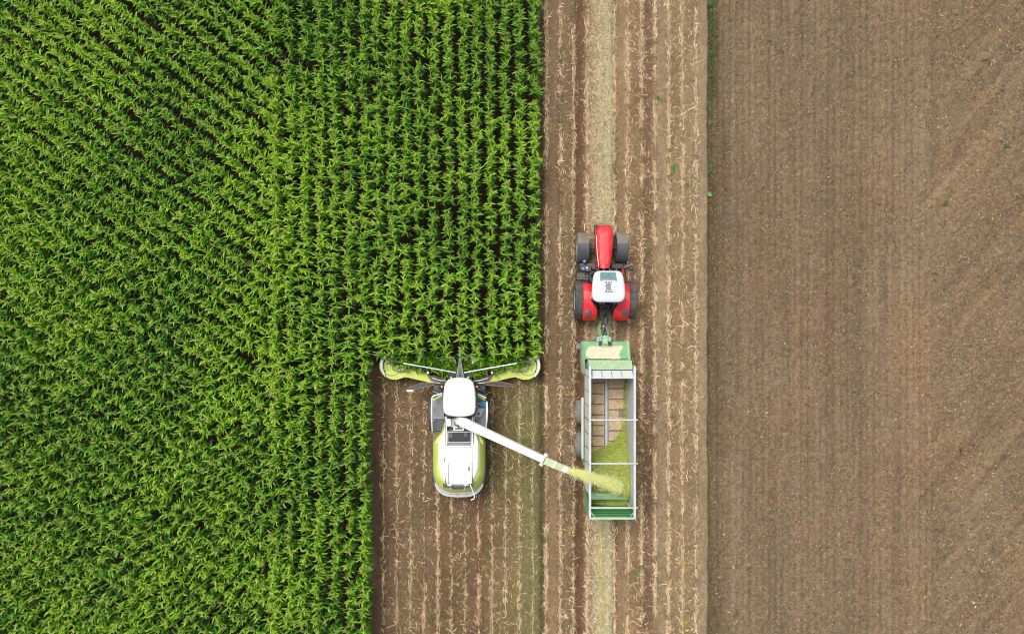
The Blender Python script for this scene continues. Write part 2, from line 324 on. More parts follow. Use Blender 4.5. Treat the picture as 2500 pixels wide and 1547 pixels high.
# ------------------------------------------------------------------ corn
LEAVES, ST = 10, 5
def gen_plants(pos, az, hgt, seed=1, tilt=None, tone=None, reach=1.0):
    g = np.random.default_rng(seed); N = len(pos); L = LEAVES
    i = np.arange(L)[None, :]; f = i/(L-1)
    h = hgt[:, None]*(.38+.55*f**.92) + g.normal(0, .02, (N, L))
    a0 = az[:, None] + i*math.pi + g.normal(0, 1, (N, L))*(.35+.9*f**1.5)
    ln = np.interp(f, [0, .35, .7, 1], [.33, .43, .46, .38])*g.uniform(.78, 1.2, (N, L))*reach
    e0 = np.radians(np.interp(f, [0, .5, 1], [48, 58, 72])+g.normal(0, 8, (N, L)))
    bend = np.radians(np.interp(f, [0, .5, .8, 1], [95, 112, 95, 62])+g.normal(0, 16, (N, L)))
    curl = g.normal(0, .45, (N, L)); roll0 = g.normal(0, .3, (N, L)); roll1 = g.normal(0, .7, (N, L))
    W = np.interp(f, [0, .4, .8, 1], [.08, .10, .088, .060])*g.uniform(.85, 1.15, (N, L))
    s = np.linspace(0, 1, ST+1)
    e = e0[..., None] - bend[..., None]*s**1.15; a = a0[..., None]+curl[..., None]*s**2
    d = np.stack([np.cos(e)*np.cos(a), np.cos(e)*np.sin(a), np.sin(e)], -1)
    step = (ln/ST)[..., None, None]*d
    C = np.concatenate([np.zeros((N, L, 1, 3)), np.cumsum(step[:, :, :-1], 2)], 2)
    C[..., 2] += h[..., None]
    sd = np.stack([-np.sin(a), np.cos(a), np.zeros_like(a)], -1)
    nn = np.stack([-np.sin(e)*np.cos(a), -np.sin(e)*np.sin(a), np.cos(e)], -1)
    rl = (roll0[..., None]+roll1[..., None]*s)[..., None]
    side = np.cos(rl)*sd+np.sin(rl)*nn
    wp = (np.array([.5, 1, .97, .8, .5, .03])*W[..., None])[..., None]
    V = np.stack([C-side*wp/2+nn*wp*.16, C, C+side*wp/2+nn*wp*.16], 3)      # N,L,6,3,3
    q = np.arange((ST+1)*3).reshape(ST+1, 3)
    pat = np.stack([q[:-1, :-1], q[:-1, 1:], q[1:, 1:], q[1:, :-1]], -1).reshape(-1, 4)
    F = (np.arange(N*L)[:, None, None]*((ST+1)*3)+pat[None]).reshape(-1, 4)
    t = .36*tone[:, None] + .80*f**2 + .30*g.random((N, L)) - .08  # young top leaves paler; low leaves darker still, gap shade painted into them
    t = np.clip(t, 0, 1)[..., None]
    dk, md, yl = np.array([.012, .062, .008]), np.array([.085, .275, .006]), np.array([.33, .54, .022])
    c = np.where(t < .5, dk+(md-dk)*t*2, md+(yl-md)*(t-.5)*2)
    dead = (g.random((N, L)) < .012)[..., None]; c = np.where(dead, np.array([.38, .30, .12]), c)
    CC = np.broadcast_to(c[:, :, None, None, :], V.shape).reshape(-1, 3)
    V = V.reshape(N, -1, 3)
    # stalk
    r = .014; ang = np.arange(4)*math.pi/2
    ring = np.stack([np.cos(ang)*r, np.sin(ang)*r, np.zeros(4)], -1)
    SV = np.broadcast_to(np.concatenate([ring, ring*np.array([.6, .6, 1])])[None], (N, 8, 3)).copy()
    SV[:, 4:, 2] = (hgt*.93)[:, None]
    sp = np.array([[0, 1, 5, 4], [1, 2, 6, 5], [2, 3, 7, 6], [3, 0, 4, 7]])
    nl = L*(ST+1)*3
    SF = (np.arange(N)[:, None, None]*8 + sp[None]).reshape(-1, 4)
    SC = np.broadcast_to(np.array([.16, .24, .05]), (N*8, 3))
    # tassel: thin pale branches
    B = 5
    ta = g.uniform(0, 2*math.pi, (N, B)); te = np.radians(g.uniform(35, 85, (N, B))); tl = g.uniform(.14, .27, (N, B))
    td = np.stack([np.cos(te)*np.cos(ta), np.cos(te)*np.sin(ta), np.sin(te)], -1)
    tc = np.stack([np.zeros((N, B, 3)), td*tl[..., None]*.55, td*tl[..., None]*np.array([1.25, 1.25, .82])], 2)
    tc[..., 2] += (hgt*.93)[:, None, None]
    ts = np.stack([-np.sin(ta), np.cos(ta), np.zeros_like(ta)], -1)[:, :, None, :]*np.array([.008, .009, .004])[None, None, :, None]
    TV = np.stack([tc-ts, tc+ts], 3).reshape(N, -1, 3)
    tq = np.array([[0, 1, 3, 2], [2, 3, 5, 4]]); TF = (np.arange(N*B)[:, None, None]*6+tq[None]).reshape(-1, 4)
    tcol = np.where(g.random((N, 1)) < .35, np.array([.50, .42, .18]), np.array([.42, .48, .12]))
    TC = np.repeat(tcol, B*6, 0)
    out = []
    lean = g.normal(0, .05, (N, 2)) if tilt is None else None
    for A in (V, SV, TV):
        A = A.reshape(N, -1, 3).copy()
        if tilt is not None:
            th, ta2 = tilt      # fall over by th towards azimuth ta2
            ca, sa = np.cos(ta2)[:, None], np.sin(ta2)[:, None]
            u = A[..., 0]*ca+A[..., 1]*sa; v = -A[..., 0]*sa+A[..., 1]*ca; z = A[..., 2]
            ct, s_t = np.cos(th)[:, None], np.sin(th)[:, None]
            u2 = u*ct+z*s_t; z2 = -u*s_t+z*ct
            A = np.stack([u2*ca-v*sa, u2*sa+v*ca, z2], -1)
        else:
            A[..., 0] += A[..., 2]*lean[:, None, 0]; A[..., 1] += A[..., 2]*lean[:, None, 1]
        A += pos[:, None, :]
        out.append(A.reshape(-1, 3))
    return (out[0], F, CC), (out[1], SF, SC), (out[2], TF, TC)
def merge(parts):
    vs, fs, cs, b = [], [], [], 0
    for V, F, C in parts:
        vs.append(V); fs.append(F+b); cs.append(C); b += len(V)
    return np.concatenate(vs), np.concatenate(fs), np.concatenate(cs)

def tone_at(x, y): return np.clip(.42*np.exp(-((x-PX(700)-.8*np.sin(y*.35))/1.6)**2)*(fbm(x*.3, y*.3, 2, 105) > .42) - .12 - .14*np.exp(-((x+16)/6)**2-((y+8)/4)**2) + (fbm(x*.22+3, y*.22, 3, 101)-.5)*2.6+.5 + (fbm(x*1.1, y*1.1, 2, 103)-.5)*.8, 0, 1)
gaps = [(578,180,9),(600,205,8),(818,217,13),(846,235,12),(631,26,10),(1195,403,14),(1160,372,9),(774,190,8),(887,272,9),(920,270,8),(690,905,10),(960,95,8),(1010,70,9),
        (840,880,8),(560,1050,7),(880,560,8),(1210,530,8),(980,640,7),(40,1440,9),(120,1500,9),(330,1330,7),(880,1090,8)]
def keep(x, y, g):
    k = np.ones(len(x), bool)
    for gx, gy, r in gaps:
        cx, cy = PX(gx), PY(gy); k &= ((x-cx)*1.3)**2+((y-cy)*.8)**2 > (r*.72*G)**2
    return k & (g.random(len(x)) > .035)
g = np.random.default_rng(5)
rows = []
near = []
ROW0 = 1334.0; RS = 33.15
for k in range(-19, 0):
    ya = PY(861) if k >= -12 else PY(1620)
    yy = np.arange(ya, PY(-70), .170); n = len(yy)
    x = PX(ROW0+RS*k) + max(0, .12-.03*abs(k+13)) + g.normal(0, .022, n) +   .10*(fbm(yy*.5, yy*0+k*7.3, 3, 7)-.5); y = yy+g.normal(0, .025, n)
    az = g.normal(0, .38, n)
    if k == -19: m = fbm(y*.35, y*0, 2, 12) > .2
    else: m = np.ones(n, bool)
    m &= keep(x, y, g); A = np.stack([x, y, az], -1)
    if k >= -12:
        first = np.zeros(n, bool); idx = np.where(m)[0][:25]; first[idx] = True
        near.append(A[first]); m &= ~first
    rows.append(A[m])
th = R(-36.5); dv = np.array([math.cos(th), math.sin(th)]); nv = np.array([-math.sin(th), math.cos(th)])
for k in range(-60, 60):
    t = np.arange(-60, 60, .170); n = len(t)
    off = k*.748 + .11*(fbm(t*.4, t*0+k*3.7, 2, 17)-.5) + g.normal(0, .022, n)
    x = dv[0]*t+nv[0]*off; y = dv[1]*t+nv[1]*off
    lim = PX(714)+ .9*(fbm(y*.5, y*0+k, 2, 19)-.5)
    m = (x < lim) & (x > PX(-70)) & (y > PY(1620)) & (y < PY(-70))
    m &= keep(x, y, g); rows.append(np.stack([x, y, th+math.pi/2+g.normal(0, .38, n)], -1)[m])
A = np.concatenate(rows)
# the lower left is a little taller and lusher, plants there cross the gaps
lush = np.clip((PY(900)-A[:, 1])/8, 0, 1)*np.clip((PX(560)-A[:, 0])/6, 0, 1)
A[:, 2] += lush*g.normal(0, .5, len(A))
A[:, :2] += (lush[:, None]*g.normal(0, .05, (len(A), 2)))
hg = 2.45+.30*(fbm(A[:, 0]*.4, A[:, 1]*.4, 3, 33)-.5)*2+g.normal(0, .09, len(A))+.1*lush
pos = np.column_stack([A[:, :2], np.zeros(len(A))])
print('corn plants', len(A))
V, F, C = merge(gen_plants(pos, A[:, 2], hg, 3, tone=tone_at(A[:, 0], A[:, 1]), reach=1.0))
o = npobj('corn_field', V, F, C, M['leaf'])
tag(o, 'dense standing field of tall green corn in diagonal and vertical rows', 'corn field', kind='stuff')
# the plants just ahead of the header, each one its own thing
NV = 12
var = []
for q in range(NV):
    L_, S_, T_ = gen_plants(np.zeros((1, 3)), np.array([0.]), np.array([2.45+.05*(q % 4)]), 200+q, tone=np.array([.25+.6*(q/NV)]))
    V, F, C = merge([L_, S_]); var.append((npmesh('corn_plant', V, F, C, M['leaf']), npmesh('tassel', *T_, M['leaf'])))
for row in near:
    for x, y, az in row:
        b, t = var[int(g.integers(NV))]
        o = bpy.data.objects.new('corn_plant', b); COL.objects.link(o); o.location = (x, y, 0); o.rotation_euler = (0, 0, az+(math.pi if g.random() < .5 else 0)); s = float(g.uniform(.94, 1.06)); o.scale = (s, s, s)
        tag(o, 'tall green corn plant standing in the uncut rows just ahead of the harvester', 'corn plant', 'corn plants just ahead of the harvester header')
        c = bpy.data.objects.new('tassel', t); COL.objects.link(c); c.parent = o
# plants being drawn into the header
n = 330
px = g.uniform(948, 1299, n); py = g.uniform(860, 899, n)
hx = np.abs(px-1123)/140
py = np.minimum(py, 895-22*hx)
pz = g.uniform(.35, .8, n)
pp = np.array([P(a, b, c) for a, b, c in zip(px, py, pz)])
ta = np.arctan2(-(915-py+25), (1123-px)*.8)+g.normal(0, .35, n)
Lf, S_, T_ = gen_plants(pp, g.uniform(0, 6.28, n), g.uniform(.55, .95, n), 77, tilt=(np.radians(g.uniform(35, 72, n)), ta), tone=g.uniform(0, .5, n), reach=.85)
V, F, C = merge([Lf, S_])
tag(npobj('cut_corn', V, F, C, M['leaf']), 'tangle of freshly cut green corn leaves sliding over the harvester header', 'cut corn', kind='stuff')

# ------------------------------------------------------------------ stubble, straw, chaff
def ribbons(x, y, z, az, ln, wd, col, seed, curv=.8, lift=.03, seg=3):
    g = np.random.default_rng(seed); N = len(x); s = np.linspace(0, 1, seg+1)
    k = g.normal(0, curv, N)
    a = az[:, None]+k[:, None]*(s-.5)*2
    st = (ln/seg)[:, None]; dx = np.cos(a)*st; dy = np.sin(a)*st
    X = x[:, None]+np.cumsum(dx, 1)-dx.sum(1, keepdims=True)/2; Y = y[:, None]+np.cumsum(dy, 1)-dy.sum(1, keepdims=True)/2
    Z = z[:, None]+g.uniform(.004, lift, (N, seg+1))
    wp = wd[:, None]*np.interp(s, [0, .2, .8, 1], [.6, 1, .9, .35]); tw = g.uniform(-.8, .8, N)[:, None]+g.uniform(-.5, .5, N)[:, None]*s
    sx, sy, sz = -np.sin(a)*np.cos(tw), np.cos(a)*np.cos(tw), np.abs(np.sin(tw))
    Cc = np.stack([X, Y, Z], -1); S = np.stack([sx, sy, sz], -1)*wp[..., None]/2
    V = np.stack([Cc-S*np.array([1, 1, 0]), Cc+S*np.array([1, 1, 2])], 2).reshape(-1, 3)
    q = np.arange(seg)[:, None]*2+np.array([0, 1, 3, 2]); F = (np.arange(N)[:, None, None]*(seg+1)*2+q[None]).reshape(-1, 4)
    return V, F, np.repeat(col, (seg+1)*2, 0)
def pick(cols, n, g, jit=.18):
    c = np.array(cols)[g.integers(0, len(cols), n)]; return c*g.uniform(1-jit, 1+jit, (n, 1))
tanc = [srgb(228,198,164)*.9, srgb(214,182,148)*.85, srgb(240,218,188)*.95, srgb(198,164,130)*.8, srgb(218,194,144)*.85]
def gz(x, y): return stub_z(x, y)
parts = []
# density of straw per row k
dens = {}
for k in range(-12, 12):
    dens[k] = {-12: .35, -11: .35, -10: .45, -9: .35, -8: .85, -7: .35, -6: .3, -5: .85, -4: .5, -3: .55, -2: .5, -1: .45, 0: 1.0, 1: .8, 2: .65, 3: 1., 4: .9, 5: 1.1, 6: 1.1, 7: 1.2, 8: 1.2, 9: 1.25, 10: .85, 11: .85}[k]
g = np.random.default_rng(21)
sx, sy = [], []
for k in range(-12, 12):
    top = PY(905) if k < 0 else PY(-60)
    L = top-PY(1610); n = int(L*42*dens[k])
    y = g.uniform(PY(1610), top, n); cl = fbm(y*.9, y*0+k*5.1, 3, 41); y = y[cl > .36]; n = len(y)
    x = PX(ROW0+RS*k)+.05*(fbm(y*.5, y*0+k, 2, 3)-.5)+g.normal(0, .045+.035*(g.random(n) < .3), n)
    az = np.where(g.random(n) < .62, math.pi/2+g.normal(0, .35, n), g.uniform(0, 3.14, n))
    ln = g.uniform(.10, .42, n); wd = g.uniform(.014, .036, n)
    c = pick(tanc, n, g, .3)*(.92 if k < 0 else 1.0)
    parts.append(ribbons(x, y, gz(x, y), az, ln, wd, c, 500+k, .35, .05))
    # loose pieces between the rows
    n = int(L*15*(.5+.6*dens[k])); y = g.uniform(PY(1610), top, n); x = PX(ROW0+RS*k)+g.uniform(-.37, .37, n)
    w_ = warp(x, y); rough = np.interp(w_, bx, brg); m = (rough > .55+.4*g.random(n)) & (fbm(x*1.7, y*1.7, 3, 43)+.12*g.random(n) > .44); x, y = x[m], y[m]; n = len(x)
    c = pick(tanc+[srgb(176,160,80)*.6, srgb(150,120,80)*.7], n, g)
    parts.append(ribbons(x, y, gz(x, y), g.uniform(0, 6.28, n), g.uniform(.10, .46, n)*g.uniform(.5, 1, n), g.uniform(.014, .034, n), c, 600+k, .45, .05))
    ys = np.arange(PY(1610), top, .155)+g.normal(0, .03, int(math.ceil((top-PY(1610))/.155)))[:len(np.arange(PY(1610), top, .155))]
    sy.append(ys); sx.append(PX(ROW0+RS*k)+.05*(fbm(ys*.5, ys*0+k, 2, 3)-.5)+g.normal(0, .015, len(ys)))
V, F, C = merge(parts)
tag(npobj('straw', V, F, C, M['straw']), 'pale dry corn straw strewn along the stubble rows', 'straw', kind='stuff')
# stumps of the cut stalks
x = np.concatenate(sx); y = np.concatenate(sy); m = g.random(len(x)) < .93; x, y = x[m], y[m]; n = len(x)
ang = np.arange(5)*2*math.pi/5; r = g.uniform(.014, .024, n)
ring = np.stack([np.cos(ang), np.sin(ang), ang*0], -1)
hh = g.uniform(.07, .17, n); ln_ = g.normal(0, .25, (n, 2)); z0 = gz(x, y)-.02
b = ring[None]*r[:, None, None]+np.stack([x, y, z0], -1)[:, None]; t = ring[None]*r[:, None, None]+np.stack([x+ln_[:, 0]*hh, y+ln_[:, 1]*hh, z0+hh+.02], -1)[:, None]
V = np.concatenate([b, t], 1).reshape(-1, 3)
sq = np.array([[i, (i+1) % 5, 5+(i+1) % 5, 5+i] for i in range(5)]+[[5, 6, 7, 8]])
F = (np.arange(n)[:, None, None]*10+sq[None]).reshape(-1, 4); 
C = np.repeat(pick([srgb(222,196,156)*.9, srgb(204,186,130)*.8, srgb(236,212,176)*.9], n, g), 10, 0)
tag(npobj('stalk_stubble', V, F, C, M['straw']), 'cut stumps of corn stalks standing in straight rows', 'stubble', kind='stuff')
# fine litter all over the strip, clods and chaff
def flakes(x, y, z, size, col, seed, asp=3.0, up=.8):
    g = np.random.default_rng(seed); n = len(x); a = g.uniform(0, 6.28, n)
    u = np.stack([np.cos(a), np.sin(a), g.normal(0, .35, n)], -1); v = np.stack([-np.sin(a), np.cos(a), g.normal(0, up, n)], -1)
    u *= size[:, None]/2; v *= size[:, None]/2/asp; c = np.stack([x, y, z], -1)
    V = np.stack([c-u-v, c+u-v, c+u+v, c-u+v], 1).reshape(-1, 3)
    F = (np.arange(n)[:, None]*4+np.arange(4)[None]); return V, F, np.repeat(col, 4, 0)
n = 42000; x = g.uniform(PX(925), XEDGE, n); y = g.uniform(PY(1610), PY(-60), n)
m = ((x > PX(1318)) | (y < PY(900))) & (fbm(x*2.2, y*1.6, 3, 45)+.25*g.random(n) > .52); x, y = x[m], y[m]
rough = np.interp(warp(x, y), bx, brg); m = g.random(len(x)) < rough; x, y = x[m], y[m]; n = len(x)
tag(npobj('straw_litter', *flakes(x, y, gz(x, y)+.012, g.uniform(.02, .06, n), pick(tanc+[srgb(160,150,90)*.6, srgb(120,96,70)*.6], n, g), 9), M['straw']),
    'fine pale bits of leaf and stalk scattered over the stubble soil', 'plant litter', kind='stuff')
# band of pale chopped residue under and behind the tractor
def chaff_band(xc, sd, y0, y1, n, cols, seed, s0=.03, s1=.10):
    g = np.random.default_rng(seed); y = g.uniform(y0, y1, n); x = xc+g.normal(0, 1, n)*sd
    m = fbm(x*2.5, y*1.2, 3, seed)+.3*g.random(n) > .5; x, y = x[m], y[m]; n = len(x)
    return ribbons(x, y, gz(x, y)+.005, g.uniform(0, 6.28, n), g.uniform(s0, s1, n), g.uniform(.010, .026, n), pick(cols, n, g, .35), seed, .5, .05, 2)
pale = [srgb(222,210,178)*.9, srgb(232,218,188)*.9, srgb(206,202,162)*.85, srgb(186,188,142)*.8]
grn = [srgb(218,212,168)*.9, srgb(200,200,146)*.88, srgb(230,220,182)*.92]
yg = [srgb(200,204,110)*.7, srgb(184,190,96)*.7, srgb(206,196,140)*.72]
olive = [srgb(150,146,96)*.65, srgb(168,156,108)*.65, srgb(134,130,84)*.65]
parts = [chaff_band(PX(1463), .30, PY(1610), PY(-60), 17000, pale+tanc, 301, .05, .18), chaff_band(PX(1484), .12, PY(1610), PY(-60), 11000, grn, 302, .03, .10),
         chaff_band(PX(1468), .10, PY(1610), PY(1225), 6000, yg, 303, .02, .07), chaff_band(PX(1296), .35, PY(1610), PY(930), 13000, olive, 304, .02, .06),
         chaff_band(PX(1240), .5, PY(1180), PY(930), 4000, olive+yg, 305, .02, .06)]
V, F, C = merge(parts)
tag(npobj('corn_chaff', V, F, C, M['chaff']), 'long pale green bands of chopped corn chaff lying between the stubble rows', 'chaff', kind='stuff')
# tilled field litter
n = 110000; x = g.uniform(XEDGE+.1, PX(2500)+2, n); y = g.uniform(PY(1600), PY(-50), n)
m = fbm(x*1.3, y*1.3, 3, 47)+.35*g.random(n) > .58; x, y = x[m], y[m]; n = len(x)
c = pick([srgb(186,162,128)*.72, srgb(166,142,112)*.7, srgb(206,184,148)*.75, srgb(100,78,58)*.5, srgb(90,72,54)*.45], n, g, .2)
big = g.random(n) < .03+.05*np.clip((x-PX(2150))/6, 0, 1); sz = np.where(big, g.uniform(.07, .15, n), g.uniform(.025, .07, n))
tag(npobj('field_litter', *flakes(x, y, till_z(x, y)+.012, sz, c, 10, 3.5), M['straw']), 'thin straw flecks worked into the bare tilled soil', 'plant litter', kind='stuff')
n = 150; x = g.uniform(XEDGE, PX(2500), n); y = g.uniform(PY(1550), PY(0), n); zz = till_z(x, y)
mb = MB()
for a, b_, c_ in zip(x, y, zz):
    s = random.uniform(.012, .03) if random.random() > .06 else random.uniform(.03, .05)
    mb.lathe((a, b_, c_), (random.uniform(-.4, .4), random.uniform(-.4, .4), 1), [(0, -s*.4), (s, -s*.2), (s*.9, s*.4), (0, s*.7)], 6)
M['stone'] = mat('pale_stone', (.34,.31,.27), rough=.8, var=.3, scale=1.0)
ORG = Vector((0, 0, 0))
tag(mb.build('pebbles', M['stone'], smooth=0), 'tiny pale pebbles lying on the tilled field', 'pebbles', kind='stuff')

# ------------------------------------------------------------------ weeds and fresh leaf tufts
def tuft_mesh(name, nl, ln, wd, cols, seed, elev=(10, 50)):
    g = np.random.default_rng(seed); vs, fs, cs = [], [], []
    for k in range(nl):
        a = g.uniform(0, 6.28); e = math.radians(g.uniform(*elev)); l = ln*g.uniform(.6, 1.1); w_ = wd*g.uniform(.7, 1.2); p = np.array([g.normal(0, ln*.12), g.normal(0, ln*.12), .02])
        c = np.array(cols[int(g.integers(len(cols)))])*g.uniform(.8, 1.2); pts = []
        for s in range(5):
            t = s/4; ww = w_*[.5, 1, .9, .55, .05][s]/2; sdv = np.array([-math.sin(a), math.cos(a), g.normal(0, .2)])
            pts += [p-sdv*ww, p+sdv*ww]; ee = e-1.5*e*t-.2*t
            p = p+np.array([math.cos(ee)*math.cos(a), math.cos(ee)*math.sin(a), math.sin(ee)])*l/4; p[2] = max(p[2], .01); a += g.normal(0, .15)
        b = len(vs)*10; vs.append(pts); fs += [[b+2*i, b+2*i+1, b+2*i+3, b+2*i+2] for i in range(4)]; cs.append([c]*10)
    return npmesh(name, np.array(vs), np.array(fs), np.array(cs), M['leaf'])
G1 = [srgb(120,150,70)*.7, srgb(90,130,50)*.7]; G2 = [srgb(190,180,80)*.7, srgb(170,176,70)*.7, srgb(210,180,90)*.7]
tv_g = [tuft_mesh('leaf_tuft', 9, .34, .035, G1, 700+i) for i in range(4)]
tv_y = [tuft_mesh('leaf_tuft', 12, .32, .025, G2, 720+i) for i in range(4)]
tv_w = [tuft_mesh('weed', 22, .16, .04, [srgb(96,126,60)*.7, srgb(80,112,50)*.7, srgb(120,140,70)*.7], 740+i, (15, 70)) for i in range(4)]
GS = 'fresh corn leaf tufts lying in the stubble'; GF = 'small weeds growing along the furrow'; GT = 'small weeds growing in the tilled field'
def put(me, px, py, z, s, lab, cat, grp):
    o = bpy.data.objects.new(me.name.split('.')[0], me); COL.objects.link(o); o.location = (PX(px), PY(py), z)
    o.rotation_euler = (0, 0, random.uniform(0, 6.28)); o.scale = (s, s, s); tag(o, lab, cat, grp); return o
zs = lambda px, py: float(gz(np.array([PX(px)]), np.array([PY(py)]))[0])
zt = lambda px, py: float(till_z(np.array([PX(px)]), np.array([PY(py)]))[0])
for px, py, s in [(1648,405,1.5),(1683,452,.9),(1609,239,.9),(1554,1397,1.3),(1640,1262,1.),(1052,1492,.8),(1086,1515,1.),(1189,1236,1.),(1200,1335,.9),(1183,1472,.8),(1295,1451,.9),(1224,1198,1.),(1581,603,.8),(1585,916,.8),(1394,1530,.8),(1530,1500,.8)]:
    put(random.choice(tv_g), px, py, zs(px, py), s, 'loose tuft of green corn leaves lying on the stubble strip', 'leaf tuft', GS)
for px, py, s in [(1392,1290,1.3),(1667,1376,1.3),(1669,1518,1.2),(1000,1261,1.),(1181,1384,.9),(1298,1496,.9),(1001,972,1.),(1392,1198,1.2),(1392,959,1.),(1558,790,.9),(1400,430,1.),(1640,400,1.1),(1245,800,0)]:
    if s: put(random.choice(tv_y), px, py, zs(px, py), s, 'wilted yellow green tuft of corn leaves lying on the stubble strip', 'leaf tuft', 'wilted leaf tufts lying in the stubble')
for px, py, s in [(1722,2,1.7),(1730,7,1.8),(1737,2,1.5),(1748,3,.8),(1736,26,1.),(1736,60,1.),(1735,84,.8),(1735,126,1.2),(1738,163,1.1),(1735,183,1.3),(1738,215,.9),(1731,250,1.2),(1734,265,1.),(1733,300,1.1),(1733,416,1.3),(1735,404,1.1),(1726,518,.9),(1763,570,1.),(1755,379,1.),(1735,700,.9),(1732,790,.7),(1740,1190,.6)]:
    put(random.choice(tv_w), px, py, zt(max(px, 1729), py), s, 'small green weed growing in the furrow along the stubble edge', 'weed', GF)
for px, py, s in [(2461,356,1.2),(2312,495,1.4),(1880,98,1.2),(2490,480,1.),(1992,485,.8),(2100,1330,.7)]:
    put(random.choice(tv_w), px, py, zt(px, py), s, 'small lone green weed growing out in the tilled field', 'weed', GT)
ml = tuft_mesh('broad_leaf_weed', 5, .20, .16, [srgb(110,190,90)*.75], 777, (5, 30))
put(ml, 1731, 472, zt(1733, 472), 1.1, 'bright green broad leaved weed at the foot of the furrow edge', 'weed', None)

g = np.random.default_rng(88); n = 5200; y = g.uniform(PY(1560), PY(-20), n); x = XEDGE+.12+np.abs(g.normal(0, .28, n))
dn = fbm(y*.35, y*0, 3, 89)+.35*np.clip((y-PY(480))/12, -.6, .5); m = dn+.2*fbm(y*3, x*3, 2, 90) > .80+.22*g.random(n); x, y = x[m], y[m]; n = len(x)
tag(npobj('furrow_grass', *ribbons(x, y, till_z(x, y)+.01, g.uniform(0, 6.28, n), g.uniform(.06, .20, n), g.uniform(.014, .032, n), pick([srgb(92,118,56)*.7, srgb(76,100,46)*.65, srgb(112,134,66)*.7, srgb(120,120,70)*.65], n, g), 91, .5, .09), M['leaf']),
    'thin ragged line of low green grass growing in the furrow', 'grass', kind='stuff')
# ------------------------------------------------------------------ wheels
def wheel(parent, name, cx, cy, r, wdt, rimr, m, lugs=20, lug=.05, rimface=.03, rimside=0):
    "wheel with its axle along X; tyre with chevron lugs, rim as sub-part"
    c = Vector((cx, cy, r)); t = MB(); h = wdt/2
    t.lathe(c, (1, 0, 0), [(rimr, -h*.82), (rimr+.06, -h*.95), ((r+rimr)/2, -h*1.02), (r*.93, -h*.96), (r-.045, -h*.78), (r-.03, 0), (r-.045, h*.78), (r*.93, h*.96), ((r+rimr)/2, h*1.02), (rimr+.06, h*.95), (rimr, h*.82)], 48)
    for k in range(lugs):
        for s in (-1, 1):
            a = 2*math.pi*(k+(.5 if s > 0 else 0))/lugs
            def pt(xx, aa, rr): return c+Vector((xx, math.cos(aa)*rr, math.sin(aa)*rr))
            da = .35*wdt/r; w_ = .16*2*math.pi/lugs*1.5
            t.loft([[pt(0.02*s, a+da-w_, r-.06), pt(0.02*s, a+da+w_, r-.06), pt(0.02*s, a+da+w_*.8, r), pt(0.02*s, a+da-w_*.8, r)],
                    [pt(h*.97*s, a-w_, r-.12), pt(h*.97*s, a+w_, r-.12), pt(h*.97*s, a+w_*.8, r-.03), pt(h*.97*s, a-w_*.8, r-.03)]])
    o = t.build(name, m, parent, smooth=40)
    rm = MB()
    for s in (-1, 1):
        rm.lathe(c+Vector((s*h*.55, 0, 0)), (s, 0, 0), [(0, .10), (.09, .10), (.12, .02), (rimr*.7, .0), (rimr*.86, .09), (rimr, h*.36), (rimr+.02, h*.36), (rimr+.02, -.05)], 32)
    rm.build('rim', M['rim'], o, smooth=30)
    return o

# ------------------------------------------------------------------ TRACTOR
tc = P(1475, 665, 1.2); tr = empty('tractor', (tc.x, tc.y, 0), 'red tractor with white cab roof pulling the green forage trailer', 'tractor')
XC = P(1474, 0, 1.2).x       # centre line
def TP(px, py, z): p = P(px, py, z); return p
# wheels
fy = P(0, 603, .9).y; ry = P(0, 732, 1.0).y
fr, rr = .80, 1.02
FW, RW = .60, .70
lx = P(1423, 0, 1.1).x; rx = P(1517.5, 0, 1.1).x
for x in (lx, rx): wheel(tr, 'front_wheel', x, fy, fr, FW, .40, M['tyredust'], 18)
lx2 = P(1401.5, 0, .95).x+RW/2; rx2 = P(1547, 0, .95).x-RW/2
for x in (lx2, rx2): wheel(tr, 'rear_wheel', x, ry, rr, RW, .52, M['tyre'], 20)
MB().box(lx+.2, rx-.2, fy-.12, fy+.12, .62, .9).box(lx2+.2, rx2-.2, ry-.18, ry+.18, .8, 1.2).build('axle', M['dark'], tr, .03)
ch = MB(); a = P(1463, 552, 1.1); b = P(1488, 770, 1.1); ch.box(XC-.28, XC+.28, b.y+.3, a.y, .65, 1.25); ch.box(XC-.45, XC+.45, ry-.2, ry+1.3, .7, 1.3)
ch.build('chassis', M['dark'], tr, .04)
# front weights
wt = MB(); a = P(1452, 546, 1.0); b = P(1491, 558, 1.0)
for k in range(9):
    x0 = a.x+(b.x-a.x)*k/9; wt.box(x0+.012, x0+(b.x-a.x)/9-.012, b.y-.1, a.y, .55, 1.0)
wt.box(a.x-.02, b.x+.02, b.y-.25, b.y-.05, .6, 1.1)
wt.build('front_weight', M['fender'], tr, .02)
MB().box(a.x+.03, b.x-.03, a.y-.09, a.y-.03, 1.0, 1.06).build('front_bar', M['greyplast'], tr, .01)
# hood: rings of cross sections along y
hp = [(551, 1462, 1489, 1.40, 1.75), (556, 1457, 1494, 1.30, 1.88), (566, 1454, 1496.5, 1.2, 2.0), (590, 1453, 1497.5, 1.15, 2.08), (615, 1455.5, 1495.5, 1.15, 2.14), (640, 1459, 1491.5, 1.15, 2.18), (655, 1461, 1489.5, 1.2, 2.2)]
rings = []
for py, x0, x1, zb, zt_ in hp:
    l = P(x0, py, zt_*.88); r_ = P(x1, py, zt_*.88); w_ = (r_.x-l.x); y = l.y; c = (l.x+r_.x)/2; ring = []
    for u, v in [(-.47, 0), (-.5, .45), (-.5, .72), (-.44, .88), (-.30, .97), (-.12, 1.0), (.12, 1.0), (.30, .97), (.44, .88), (.5, .72), (.5, .45), (.47, 0)]:
        ring.append((c+u*w_, y, zb+(zt_-zb)*v))
    rings.append(ring)
hood = MB().loft(rings).build('hood', M['red'], tr, smooth=50)
